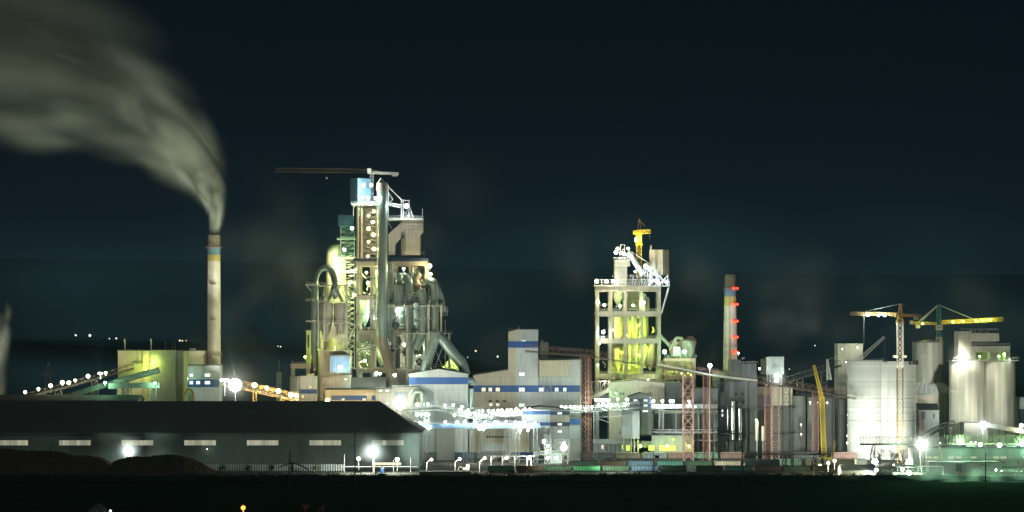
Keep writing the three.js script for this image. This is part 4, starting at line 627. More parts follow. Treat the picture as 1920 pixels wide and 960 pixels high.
// ---------------------------------------------------------------- second preheater tower and the dark middle distance
{
  const z = -45, zb = -62, t = thing('concrete_tower', 'open square concrete frame tower lit yellow green from inside', 'tower', X(1178, z), 0, -54);
  frame(t, [1120.5, 1145, 1172.5, 1202.5, 1236], [z, zb], [537, 583.5, 634.5, 701], 1.75, 2.7, M.concrete, M.concreteGrey);
  for (const [a, b, p, q] of [[1174, 1201, 547, 582], [1204, 1216, 592, 633], [1147, 1171, 645, 700], [1175, 1201, 645, 700], [1204, 1235, 712, 740]]) mb().box(X(a, zb), X(b, zb), Math.max(0, Y(q, zb)), Y(p, zb), zb + 0.3, zb + 0.8).build('wall_panel', M.concrete, t);
  for (const [c, zz, r, a, b, k] of [[1158, -54, 3, 590, 628, 640], [1187, -54, 3.3, 590, 622, 640], [1209, -54, 2.7, 560, 580, 600], [1158, -54, 2.6, 545, 558, 572], [1187, -55, 3.2, 640, 672, 690], [1158, -55, 2.5, 655, 680, 692], [1219, -55, 3, 640, 670, 695]]) vessel(mb(), c, zz, r, a, b, k).build('cyclone', M.concrete, t);
  mb().cyl(X(1209, -50), -50, 0.9, Y(690, z), Y(550, z), 12).cyl(X(1180, -50), -50, 0.7, Y(690, z), Y(590, z), 12).cyl(X(1193, -49), -49, 0.5, Y(690, z), Y(590, z), 10).build('riser', M.pipe, t);
  { const b = mb(); for (const q of [537, 583.5, 634.5, 701]) for (const [a, c] of [[1123, 1143], [1148, 1170], [1176, 1200], [1206, 1233]]) b.rail([P(a, q - 0.2, z + 0.0), P(c, q - 0.2, z + 0.0)], 1.2, 0.06, 1.3); b.build('railing', M.steelPale, t); }
  { const b = mb(); for (let k = 0; k < 46; k++) { const a = rr(1126, 1228), q = [578, 628, 694, 694][k % 4] - rr(0, 12); b.bar(P(a, q, z - rr(3, 9)), P(a + rr(-7, 7), q - rr(-1, 7), z - rr(3, 9)), rr(0.12, 0.45), 6); } for (let k = 0; k < 30; k++) { const a = rr(1120, 1236); b.bar(P(a, 701 + rr(0, 14), z + 0.6), P(a + rr(-8, 8), 701 + rr(6, 20), z + 0.6), rr(0.1, 0.3), 5); } b.build('pipework', M.steel, t); }
  mb().box(X(1114, z), X(1256, z), Y(537, z) + 0.02, Y(535.4, z), zb, z + 2.6).build('top_deck', M.concreteGrey, t);
  { const b = mb().rail([P(1115, 535.4, z + 2.4), P(1255, 535.4, z + 2.4)], 3.2, 0.07, 1.8).rail([P(1148, 520, z), P(1245, 520, z)], 1.2, 0.07, 1.6); for (let k = 0; k < 16; k++) { const a = 1172 + k * 4.4; b.beam(P(a, 535, z - rr(0, 8)), P(a + rr(-3, 3), 519, z - rr(0, 8)), 0.14).beam(P(a, 535, z), P(a + 4.4, 522, z), 0.09); } b.build('deck_steel', M.steelPale, t); }
  // bag filter, sloping duct and white head box
  mb().pprism([[1152, 535], [1152, 487], [1181, 487], [1181, 496], [1176, 501], [1176, 535]], z + 1, 9).build('filter_house', M.concreteGrey, t);
  mb().box(X(1151.5, z), X(1181.5, z), Y(499, z), Y(496.5, z), z + 1.01, z + 1.4).build('filter_ledge', M.concrete, t);
  mb().rail([P(1151, 487, z + 1), P(1182, 487, z + 1)], 1.3, 0.08, 1.4).beam(P(1162, 480, z), P(1164, 459, z), 0.14).beam(P(1164, 459, z), P(1171, 459, z), 0.14).beam(P(1171, 459, z), P(1172, 480, z), 0.14).beam(P(1166, 469, z), P(1171, 466, z), 0.14).build('filter_rail', M.steelPale, t);
  mb().tube([P(1176, 474, z - 1), P(1184, 482, z - 1), P(1195, 499, z - 1), P(1206, 515, z - 1)], 1.5, 14, 20).build('sloping_duct', M.sheetWhite, t);
  mb().beam(P(1178, 469, z - 2), P(1232, 503, z - 2), 0.3).build('cable_tray', M.steelPale, t);
  { const b = mb(); for (let k = 0; k < 9; k++) { const a = 1208 + k * 3; b.beam(P(a, 518, z + 1), P(a + rr(-3, 3), 500 + rr(0, 6), z + 1), 0.16); } b.sphere(P(1212, 499, z), 1.8, 10).sphere(P(1220, 502, z), 1.5, 10).beam(P(1222, 494, z + 1), P(1234, 524, z + 1), 0.2).build('drive_frame', M.steelPale, t); }
  mb().turned(X(1236, z - 5), z - 5, 8, 7.4, Y(515, z), Y(468, z), -30).build('head_box', M.sheetCream, t);
  mb().box(X(1219.5, z), X(1223, z), Y(468, z), Y(460, z), z - 4, z - 3).box(X(1223, z), X(1228, z), Y(506, z), Y(484, z), z + 0.6, z + 1.4).build('head_fitting', M.concrete, t);
  { const b = mb(); for (const [a, c] of [[1218, 1235], [1235, 1252]]) { b.beam(P(a, 516, z + 1.6), P(c, 535, z + 1.6), 0.26).beam(P(c, 516, z + 1.6), P(a, 535, z + 1.6), 0.26); for (const k of [a, c]) b.bar(P(k, 516, z + 1.6), P(k, 535, z + 1.6), 0.3, 6); } b.beam(P(1254, 538, z + 1), P(1240, 588, z + 1), 0.5).build('head_brace', M.steelPale, t); }
}
{ // little yellow crane on top
  const z = -49, t = thing('derrick_crane', 'small yellow tower crane on top of the second tower', 'crane', X(1198, z), Y(520, z), z);
  mb().truss(P(1198, 520, z), P(1198, 442, z), 2.6, 2.6, 11, 0.2, V(0, 0, 1)).build('mast', M.yellow, t);
  mb().box(X(1191.5, z), X(1205.5, z), Y(460, z), Y(457.5, z), z - 2.2, z + 2.2).cyl(X(1198, z), z, 1.7, Y(458, z), Y(436, z), 12).build('slew_ring', M.yellow, t);
  mb().truss(P(1188, 436, z), P(1219, 434, z + 2), 2, 1.9, 7, 0.2).box(X(1187, z), X(1194, z), Y(440, z), Y(433, z), z - 1.6, z + 1.6).build('jib', M.yellow, t);
  mb().box(X(1189.5, z), X(1195, z), Y(454, z), Y(445, z), z - 0.5, z + 1.8).build('cab', M.steelPale, t);
  mb().beam(P(1195, 433, z), P(1198, 411, z), 0.22).beam(P(1202, 433, z), P(1199, 411, z), 0.22).beam(P(1199, 412, z), P(1214, 430, z + 1), 0.1).build('a_frame', M.ochre, t);
  mb().bar(P(1218, 436, z + 2), P(1218, 450, z + 2), 0.06, 5).build('hoist_rope', M.steel, t);
}
{ // precipitator wing on the right of the tower
  const z = -42, t = thing('cooler_tower', 'reddish steel platform with twin domed vessels right of the concrete frame tower', 'plant', X(1280, z), 0, z);
  frame(t, [1249, 1272, 1302], [z, -56], [671, 705], 1.3, 1.8, M.redPale, M.concreteGrey);
  for (const [c, r, top, d] of [[1266, 3.2, 642, 0], [1288, 4.3, 641, 0]]) vessel(mb(), c, z - 6, r, top, 662, 672, 1.4, 0.4).build('vessel', c < 1270 ? M.redPale : M.concrete, t);
  mb().tube([P(1289, 634, z - 6), P(1297, 634, z - 6), P(1302, 641, z - 6), P(1300, 652, z - 6), P(1296, 664, z - 6)], 1.1, 10, 18).build('swan_neck', M.redPale, t);
  mb().tube([P(1238, 629, z - 4), P(1258, 651, z - 4)], 0.9, 10, 4).tube([P(1256, 655, z - 3), P(1262, 645, z - 3), P(1268, 634, z - 3), P(1280, 634, z - 3)], 0.8, 10, 16).build('duct', M.concrete, t);
  { const b = mb(); b.rail([P(1247, 670, z), P(1306, 670, z)], 1.3, 0.08, 1.6); for (let k = 0; k < 3; k++) b.beam(P(1250 + k * 18, 705, z), P(1268 + k * 18, 672, z), 0.14).beam(P(1268 + k * 18, 705, z), P(1250 + k * 18, 672, z), 0.14); for (let k = 0; k < 34; k++) { const a = rr(1246, 1302), q = rr(676, 716); b.bar(P(a, q, z - rr(1, 8)), P(a + rr(-6, 6), q + rr(-8, 8), z - rr(1, 8)), rr(0.1, 0.4), 6); } b.build('pipework', M.steel, t); }
  mb().box(X(1238, -57), X(1300, -57), 0, Y(676, -57), -58, -57).build('back_wall', M.concrete, t);
  mb().box(X(1263, z), X(1276, z), Y(667, z), Y(650, z), z - 2, z - 0.5).rail([P(1262, 668, z), P(1278, 668, z)], 3, 0.1, 1).build('ladder_cage', M.steelPale, t);
}
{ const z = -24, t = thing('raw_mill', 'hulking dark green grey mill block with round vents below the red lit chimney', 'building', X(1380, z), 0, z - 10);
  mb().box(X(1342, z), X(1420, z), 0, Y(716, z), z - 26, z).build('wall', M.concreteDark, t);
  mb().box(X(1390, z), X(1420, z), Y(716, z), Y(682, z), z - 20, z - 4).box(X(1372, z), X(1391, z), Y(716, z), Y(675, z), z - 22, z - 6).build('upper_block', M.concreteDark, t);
  mb().box(X(1352, z), X(1360, z), Y(716, z) + 0.01, Y(709, z), z - 12, z - 6).box(X(1350, z), X(1357, z), Y(734, z), Y(716, z), z + 0.01, z + 1).build('dark_fitting', M.hole, t);
  mb().rail([P(1388, 682, z - 4), P(1421, 682, z - 4)], 1.2, 0.08, 1.6).bar(P(1390, 673, z - 8), P(1396, 671, z - 8), 0.4, 6).build('roof_rail', M.steel, t);
  for (const [c, q] of [[1379.5, 739], [1391.5, 739], [1381, 754], [1394, 754]]) mb().raw((() => { const g = new THREE.CylinderGeometry(0.75, 0.75, 0.3, 14); g.rotateX(Math.PI / 2); g.translate(X(c, z), Y(q, z), z + 0.1); return g; })()).build('vent', M.hole, t);
  for (const [c, a, b, r] of [[1373, 752, 824, 1.2], [1386.5, 766, 824, 1.1], [1363.5, 762, 806, 0.3]]) mb().cyl(X(c, z), z + 3.5, r, Y(b, z), Y(a, z), 16).build('shiny_pipe', M.chrome, t);
  for (const q of [768, 776.5]) windowIn(t, 1353, 1356, q, q + 4.5, z, litCool, 0);
  mb().box(X(1340, z), X(1470, z), Y(768, z), Y(764, z), z + 0.3, z + 1.6).bar(P(1320, 806, z + 4), P(1370, 803, z + 4), 0.3, 6).bar(P(1300, 814, z + 6), P(1470, 812, z + 6), 0.35, 8).build('pipe_run', M.steelDark, t);
}
{ const z = -50, t = building('foundation_block', 'small yellowish block at the foot of the red lit chimney', 'building', 1338, 1372, 697, z, 12, M.concrete, { roofH: 0.3, roof: M.concrete }); }
{ const z = -60, t = building('lamp_tower', 'white clad tower head with a dazzling lamp below it', 'tower', 1437, 1470, 668, z, 9, M.sheetWhite, { bot: 702, roofH: 0.3 }); const b = mb(); for (const c of [1440, 1454, 1467]) b.box(X(c, z) - 0.4, X(c, z) + 0.4, 0, Y(702, z) - 0.01, z - 5, z - 4.2); b.truss(V(X(1454, z), 0, z - 4), P(1454, 702, z - 4), 6, 7, 8, 0.14, V(0, 0, 1)).build('leg', M.steelPale, t); mb().turned(X(1438, z), z - 4, 3, 6, Y(702, z), Y(673, z), 30).build('side_face', M.sheetWhite, t); }
{ const z = -38, t = building('kiln_house', 'cream and pink wall seen through the red trestles below the lamp tower', 'building', 1418, 1486, 724, z, 10, M.sheetCream, { roofH: 0.3 }); mb().box(X(1418, z), X(1430, z), Y(762, z), Y(738, z), z + 0.01, z + 0.2).build('pink_panel', M.redPale, t); mb().box(X(1430, z), X(1446, z), Y(758, z), Y(741, z), z + 0.01, z + 0.15).build('blue_panel', M.paleBlue, t); mb().box(X(1417, z), X(1486, z), 0, Y(762, z), z + 0.02, z + 1).build('plinth', M.concreteDark, t); }
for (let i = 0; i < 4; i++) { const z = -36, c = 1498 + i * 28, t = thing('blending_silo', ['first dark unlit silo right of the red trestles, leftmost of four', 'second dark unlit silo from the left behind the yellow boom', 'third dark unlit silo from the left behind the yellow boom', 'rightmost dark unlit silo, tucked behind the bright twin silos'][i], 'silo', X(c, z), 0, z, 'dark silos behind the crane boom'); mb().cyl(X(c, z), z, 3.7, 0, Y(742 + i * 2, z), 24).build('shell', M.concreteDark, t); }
{ const z = -52, t = building('head_house', 'tall dim grey concrete head house behind the bright twin silos', 'building', 1571, 1618, 644, z, 14, M.concreteGrey, { roofH: 0.5, roof: M.concreteGrey }); mb().box(X(1585, z), X(1588, z), Y(760, z), Y(645, z), z + 0.01, z + 0.8).build('pilaster', M.concreteGrey, t); }
gallery('dark belt gallery climbing right to the dim head house', [P(1478, 712, -44), P(1576, 681, -44)], 3.4, 3.2, { mat: M.steelDark, roofMat: M.roofGrey, clad: false, legs: [[P(1500, 0, -44)], [P(1545, 0, -44)]] });
gallery('dark blue grey pipe bridge running into the bright twin silos', [P(1494, 732, -16), P(1600, 744, -16)], 3, 4, { mat: M.steelDark, roofMat: M.roof, legs: [[P(1556, 0, -16), 4.5], [P(1582, 0, -16), 4.5]] });
for (const [c, top, l] of [[1419.5, 790, 'pale yellow post silo under a warm lamp, left of the pale trestle'], [1431, 799, 'shorter pale post silo beside the warm lamp']]) { const z = 6, t = thing('post_silo', l, 'silo', X(c, z), 0, z); mb().cyl(X(c, z), z, 0.85, Y(826, z), Y(top, z), 14).build('shell', M.siloStain, t); mb().cyl(X(c, z), z, 0.3, 0, Y(826, z), 8).build('stand', M.steel, t); }

// ---------------------------------------------------------------- right: silos, cranes, gantries
{
  const z = 10, zc = 0, t = thing('twin_silo', 'bright white pair of joined slip-formed silos behind the ochre tower crane', 'silo', X(1658, z), 0, zc), H = Y(676, z);
  const a = X(1628, z), b = X(1691, z), r = 9.15, r2 = 8.5;
  mb().cyl(a, zc, r, 0, H, 48).build('silo_shell', M.silo, t, { cyl: [a, zc, r] }); mb().cyl(b, zc, r2, 0, Y(678, z), 48).build('silo_shell', M.silo, t, { cyl: [b, zc, r2] });
  mb().box(X(1655, z), X(1674, z), 0, H - 1, zc - 4, zc + 5.6).build('infill_wall', M.silo, t);
  mb().box(X(1716, z), X(1722, z), 0, Y(678, z), zc - 5, zc + 3).build('end_pier', M.silo, t);
  { const e = mb().cyl(a, zc, r + 0.15, H - 0.7, H + 0.02, 48); for (let k = 0; k < 30; k++) { const q = Math.PI * k / 15; e.bar(V(a + Math.cos(q) * r, H, zc + Math.sin(q) * r), V(a + Math.cos(q) * r, H + 0.9 + 0.5 * rnd(), zc + Math.sin(q) * r), 0.06, 4); } e.build('starter_bars', M.concrete, t); }
  { const e = mb(); for (const c of [1683, 1706, 1713]) e.box(X(c, z), X(c + 2.4, z), Y(684, z), Y(677, z), zc + r2 - 1.5, zc + r2 + 0.6); e.box(X(1720, z), X(1726, z), Y(684, z), Y(676, z), zc - 2, zc + 4).rail([P(1719, 676, zc + 4), P(1727, 676, zc + 4)], 1.4, 0.08, 1).build('bracket', M.steelDark, t); }
  mb().bar(P(1667, 726, zc + 6), P(1674, 765, zc + 6.3), 0.08, 5).bar(P(1674, 765, zc + 6.3), P(1676, 800, zc + 6.2), 0.08, 5).sphere(P(1669, 782, zc + 5.7), 0.5, 8).build('hose', M.steelDark, t);
}
{ // tower crane in front of the twin silos
  const z = 32, t = thing('tower_crane', 'ochre tower crane in front of the bright twin silos, three white lamps on its jib', 'tower crane', X(1687.5, z), 0, z), x = X(1687.5, z);
  mb().truss(V(x, 0, z), P(1687.5, 690, z), 2.9, 2.9, 15, 0.12, V(0, 0, 1), 2.9, 2.9, true).build('lower_mast', M.ochre, t);
  mb().truss(P(1687.5, 690, z), P(1687.5, 604, z), 2.9, 2.9, 8, 0.14, V(0, 0, 1), 2.9, 2.9, true).build('upper_mast', M.steelPale, t);
  mb().truss(P(1687.5, 603, z), P(1687.5, 590, z), 3, 3, 2, 0.25, V(0, 0, 1), 1.2, 1.2).box(X(1680, z), X(1695, z), Y(605, z), Y(603, z), z - 1.8, z + 1.8).build('slew_ring', M.ochre, t);
  mb().truss(P(1595, 588, z), P(1684, 589.5, z), 1.3, 1.6, 26, 0.08).build('jib', M.ochre, t);
  mb().truss(P(1684, 590.5, z), P(1727, 592, z), 1.6, 1.1, 10, 0.17).box(X(1677, z), X(1685, z), Y(595, z), Y(588, z), z + 0.4, z + 2).build('counter_jib', M.ochre, t);
  mb().truss(P(1688, 590, z), P(1688.5, 569.5, z), 2, 2, 4, 0.16, V(0, 0, 1), 0.5, 0.5).beam(P(1688, 570, z), P(1698, 574, z), 0.12).build('a_frame', M.ochre, t);
  mb().bar(P(1688, 570, z), P(1622, 584, z), 0.1, 5).bar(P(1688, 570, z), P(1640, 580, z), 0.1, 5).bar(P(1619, 590, z), P(1619, 646, z), 0.05, 4).bar(P(1620.5, 590, z), P(1620.5, 646, z), 0.05, 4).build('cable', M.steel, t);
  mb().box(X(1714, z), X(1722, z), Y(599.5, z), Y(593, z), z - 1, z + 1).build('counterweight', M.concrete, t);
  for (const [a, b] of [[1675, 1681.5], [1693.5, 1699]]) mb().box(X(a, z), X(b, z), Y(671, z), Y(666, z), z - 2, z + 2).build('climbing_deck', M.steelPale, t);
}
{ // second tower crane, lit lime green
  const z = -52, t = thing('tower_crane', 'teal masted tower crane with a lime lit jib pointing right over the big silos', 'tower crane', X(1760, z), 0, z);
  mb().truss(V(X(1760, z), 0, z), P(1760, 571, z), 2.6, 2.6, 34, 0.14, V(0, 0, 1), 1.9, 1.9, true).build('mast', M.teal, t);
  for (const q of [610, 632]) mb().box(X(1755, z), X(1766, z), Y(q + 9, z), Y(q, z), z - 1.5, z + 1.7).build('cab', M.concrete, t);
  for (const q of [610, 632]) mb().box(X(1757.5, z), X(1759.5, z), Y(q + 6, z), Y(q + 2, z), z + 1.71, z + 1.8).box(X(1761.5, z), X(1763.5, z), Y(q + 6, z), Y(q + 2, z), z + 1.71, z + 1.8).build('cab_window', M.hole, t);
  mb().truss(P(1764, 604.5, z), P(1880, 598.5, z), 1.8, 2, 30, 0.1).build('jib', M.yellow, t);
  mb().truss(P(1707, 605.5, z), P(1756, 606.5, z), 1.8, 1.3, 12, 0.1).build('counter_jib', M.yellow, t);
  for (const [a, b, p, q] of [[1706, 1711, 601, 608], [1717, 1724.5, 609, 615.5]]) mb().box(X(a, z), X(b, z), Y(q, z), Y(p, z), z - 1, z + 1).build('counterweight', M.concrete, t);
  for (const [a, b, c] of [[1760, 1727, 602], [1758, 1722, 603], [1761, 1822, 597]]) mb().bar(P(a, 572, z), P(b, c, z), 0.14, 5).build('stay', M.steelPale, t);
}
{ // lattice boom behind the twin silos
  const z = -24, t = thing('crane_boom', 'slanting lattice boom of a crane rising behind the bright twin silos', 'crane', X(1618, z), 0, z);
  mb().truss(P(1600, 684, z), P(1658, 632, z), 2.2, 2.2, 16, 0.12, V(0, 1, 0), 1, 1).build('boom', M.steelPale, t); mb().bar(P(1659, 636, z), P(1659, 682, z), 0.05, 4).build('hoist_rope', M.steel, t); mb().truss(V(X(1600, z), 0, z), P(1600, 684, z), 2, 2, 10, 0.16, V(0, 0, 1)).build('mast', M.ochre, t);
}
{ // yellow crawler crane boom
  const z = 64, t = thing('crawler_crane', 'tall bright yellow lattice boom of a crawler crane, bent near the top', 'crane', X(1545, z), 0, z);
  mb().truss(P(1545.5, 866, z), P(1541, 744, z), 2.3, 2.3, 18, 0.12, V(0, 0, 1), 2.1, 2.1, true).build('boom', M.yellow, t);
  mb().truss(P(1541.5, 748, z), P(1526, 685, z), 1.7, 1.7, 12, 0.11, V(0, 0, 1), 1, 1, true).build('fly_jib', M.yellow, t);
  mb().truss(P(1562, 846, z - 6), P(1566, 826, z - 6), 1, 1, 4, 0.14, V(0, 0, 1)).bar(P(1559, 868, z - 4), P(1565, 832, z - 4), 0.5, 8).build('mast', M.ochre, t);
  mb().box(X(1538, z), X(1562, z), 1.2, 4.2, z - 3.4, z + 0.8).build('body', M.yellow, t); mb().box(X(1536, z), X(1560, z), 0.01, 1.2, z - 3.6, z - 2.4).box(X(1536, z), X(1560, z), 0.01, 1.2, z - 0.2, z + 1).build('track', M.steelDark, t);
}
{ const z = 2, t = thing('crane_tip', 'short pale A-shaped lattice tip standing left of the dim head house', 'crane', X(1553, z), Y(712, z), z); mb().truss(P(1555, 712, z), P(1551, 674, z), 2.2, 2.2, 8, 0.14, V(0, 0, 1), 0.5, 0.5).bar(P(1551, 675, z), P(1570, 668, z - 8), 0.06, 4).build('lattice', M.steelPale, t); }
{ // round silo with a cone roof and a skirt roof
  const z = -36, x = X(1739.5, z), r = 8.05, t = thing('round_silo', 'grey round silo with a shallow cone roof and a flared skirt roof lower down', 'silo', x, 0, z), y = q => Y(q, z);
  mb().cyl(x, z, r, y(738), y(642.5), 40).build('shell', M.siloGrey, t, { cyl: [x, z, r] });
  mb().lathe(x, z, [[r + 0.3, y(643)], [r + 0.3, y(641.5)], [1, y(637)], [0, y(636.6)]], 40).build('roof', M.roofPale, t);
  mb().lathe(x, z, [[13.6, y(738)], [13.6, y(736)], [r + 0.02, y(717)]], 28).build('skirt_roof', M.roofPale, t);
  { const b = mb(); for (let k = 0; k < 28; k++) { const q = k / 14 * Math.PI; b.beam(V(x + Math.cos(q) * 13.65, y(735.7), z + Math.sin(q) * 13.65), V(x + Math.cos(q) * r, y(716.7), z + Math.sin(q) * r), 0.13); } b.build('roof_seam', M.steelPale, t); }
  mb().cyl(x, z, 13, 0, y(738) - 0.01, 40).build('base_wall', M.siloStain, t, { cyl: [x, z, 13] });
  { const b = mb(); for (const c of [1733, 1737, 1741, 1745]) b.box(X(c, z + r), X(c + 1.6, z + r), Y(669, z), Y(653, z), z + r - 0.35, z + r + 0.12); b.build('louvre', M.concrete, t); mb().rail([P(1726, 671, z + r + 0.6), P(1752, 671, z + r + 0.6)], 1, 0.08, 2).build('balcony', M.steel, t); }
}
{ // big silos on the right with their head house
  const z = 4, zc = -6, t = thing('silo_block', 'pair of tall stained cream silos with a stepped head house on top, far right', 'silo', X(1850, z), 0, zc), H = Y(677, z);
  for (const [c, r] of [[1819.5, 9.05], [1881.5, 8.1]]) { const x = X(c, z); mb().cyl(x, zc, r, 0, H - (c > 1850 ? 0.3 : 0), 48).build('silo_shell', M.siloStain, t, { cyl: [x, zc, r] }); }
  mb().box(X(1842, z), X(1860, z), 0, H - 1, zc - 4, zc + 2.5).build('infill_wall', M.siloGrey, t);
  mb().box(X(1787, z), X(1911, z), H + 0.02, H + 0.4, zc - 9, zc + 8.6).rail([P(1788, 0, zc + 8.4).setY(H + 0.4), P(1911, 0, zc + 8.4).setY(H + 0.4)], 1.5, 0.08, 1.6).build('roof_slab', M.concreteGrey, t);
  const k = zc + 3, h0 = H + 0.42;
  mb().box(X(1797, k), X(1821, k), h0, Y(621, k), k - 12, k + 1).build('stair_head', M.concrete, t);
  mb().box(X(1821, k), X(1894, k), Y(660, k), Y(649, k), k - 12, k).box(X(1821, k), X(1830, k), h0, Y(660, k) - 0.01, k - 12, k).box(X(1856, k), X(1871, k), h0, Y(660, k) - 0.01, k - 12, k).box(X(1885, k), X(1894, k), h0, Y(660, k) - 0.01, k - 12, k).box(X(1830, k), X(1885, k), h0, Y(660, k) - 0.01, k - 12, k - 9).build('lower_storey', M.concrete, t);
  mb().box(X(1822, k), X(1868, k), Y(649, k) + 0.01, Y(640, k), k - 10, k - 2).build('recess_storey', M.sheetDark, t);
  mb().box(X(1821, k) + 0.01, X(1873, k), Y(640, k) + 0.01, Y(624.5, k), k - 11, k + 0.6).build('upper_storey', M.concrete, t);
  { const b = mb().rail([P(1800, 620.5, k), P(1872, 620.5, k)], 1.2, 0.08, 1.6).rail([P(1821, 648, k), P(1894, 648, k)], 1.2, 0.08, 1.6); for (let q = 0; q < 14; q++) { const a = rr(1818, 1866); b.bar(P(a, 624, k - 4), P(a, 624 - rr(3, 8), k - 4), rr(0.1, 0.5), 6); } b.bar(P(1907, 676, k), P(1907, 668, k), 0.08, 5).build('roof_fittings', M.steel, t); }
  { const b = mb(); for (const [c, q, w] of [[1790, 716, 6], [1792, 736, 10]]) b.rail([P(c - w, q, zc + 9.2), P(c + w, q, zc + 9.2)], 1.2, 0.07, 1.5); b.build('landing', M.steel, t); }
}
{ const z = -2, t = gabled('loading_house', 'grey clad loading house with a dark roof wedged between the two silo groups', 'building', 1723, 1761, 768, 757, z, 16, M.sheetGrey, { side: true }); mb().box(X(1726, z), X(1735, z), Y(786, z), Y(772, z), z + 0.01, z + 0.1).build('door', M.darkBlue, t); windowIn(t, 1750, 1752, 776, 784, z, litCool, 0).material = M.glassDark; }
gallery('black belt bridge between the loading house and the big silos', [P(1724, 824, 10), P(1764, 800, 10), P(1790, 793, 10)], 3, 2.6, { mat: M.steelDark, legs: [[P(1766, 0, 10), 2.4], [P(1782, 0, 10), 3]] });
for (const [c, l] of [[1725.5, 'thin red post right of the twin silos, left of two'], [1731, 'thin red post right of the twin silos, right of two']]) { const z = 22, t = thing('red_post', l, 'post', X(c, z), 0, z); mb().truss(V(X(c, z), 0, z), P(c, 772, z), 0.8, 0.8, 18, 0.1, V(0, 0, 1)).build('lattice', M.red, t); }
{ const z = 20, t = building('bagging_house', 'low grey block at the foot of the big silos under the white floodlight', 'building', 1808, 1852, 793, z, 12, M.concreteGrey, { roofH: 0.3, roof: M.concreteGrey }); }
gallery('belt gallery running from the white floodlight to the right edge', [P(1846, 796, 24), P(1935, 812, 24)], 3, 2.4, { mat: M.steelDark, roofMat: M.sheetGrey, clad: true, legs: [[P(1868, 0, 24)], [P(1892, 0, 24)]] });
{ const z = -10, t = building('edge_store', 'white and blue block cut by the right edge', 'building', 1910.5, 1960, 744, z, 20, M.sheetWhite, { roofH: 0.3 }); band(t, 1910, 1960, 767, 795, z, M.darkBlue); }
function gantry(label, a, b, top, bot, z, legs, m, lampY) {
  const t = thing('gantry_crane', label, 'gantry crane', X((a + b) / 2, z), 0, z), h = Y(top, z) - Y(bot, z);
  mb().truss(P(a, (top + bot) / 2, z), P(b, (top + bot) / 2, z), 2.2, h, Math.round((b - a) / 6), 0.09).build('bridge', m, t);
  mb().box(X(a, z), X(b, z), Y(bot, z) - 0.7, Y(bot, z), z - 1.1, z + 1.1).build('girder', m, t);
  for (const [c, s] of legs) mb().web(P(c, bot, z + 1), V(X(c - s, z), 0, z + 3), P(c + 5, bot, z + 1), V(X(c + 5 - s * 0.4, z), 0, z + 3), 5, 0.16).web(P(c, bot, z - 1), V(X(c - s, z), 0, z - 3), P(c + 5, bot, z - 1), V(X(c + 5 - s * 0.4, z), 0, z - 3), 5, 0.16).build('leg', m, t);
  return t;
}
gantry('dark lattice gantry crane silhouetted against the foot of the twin silos', 1613, 1775, 819, 832, 100, [[1636, 8], [1732, 8]], M.steelDark);
{ const t = gantry('long gantry crane with green lamps in front of the big silos', 1770, 1960, 816, 831, 96, [[1757, -8], [1930, 6]], M.olive); for (const [a, b] of [[1811, 1829], [1886, 1906]]) mb().box(X(a, 96), X(b, 96), Y(837.5, 96), Y(833.8, 96), 94, 97.5).build('trolley', M.steelDark, t); }
gantry('low dark gantry crane over the wagons left of the yellow boom', 1398, 1552, 847, 850.5, 118, [[1470, 6], [1482, -5], [1526, 6], [1538, -6]], M.steelDark);

// ---------------------------------------------------------------- the yard: wagons, tracks, huts, trees, poles
function railTrack(z, a, b) { const t = thing('rail_track', 'straight rail track under the row of wagons ' + ({ 12: 'nearest the plant', 78: 'in the middle', 121: 'nearest the field', 152: 'empty along the embankment' })[z], 'rail track', X((a + b) / 2, z), 0.006, z), x0 = X(a, z), x1 = X(b, z); mb().box(x0, x1, 0.007, 0.25, z - 2, z + 2).build('ballast', M.yard, t); for (const s of [-0.76, 0.76]) mb().box(x0, x1, 0.42, 0.56, z + s - 0.05, z + s + 0.05).build('rail', M.chrome, t); const b2 = mb(); for (let x = x0; x < x1; x += 1.6) b2.box(x, x + 0.25, 0.251, 0.41, z - 1.3, z + 1.3); b2.build('sleepers', M.wood, t).userData.kind = 'stuff'; }
railTrack(12, 770, 1640); railTrack(78, 1000, 1640); railTrack(121, 890, 1600); railTrack(152, 880, 1560);
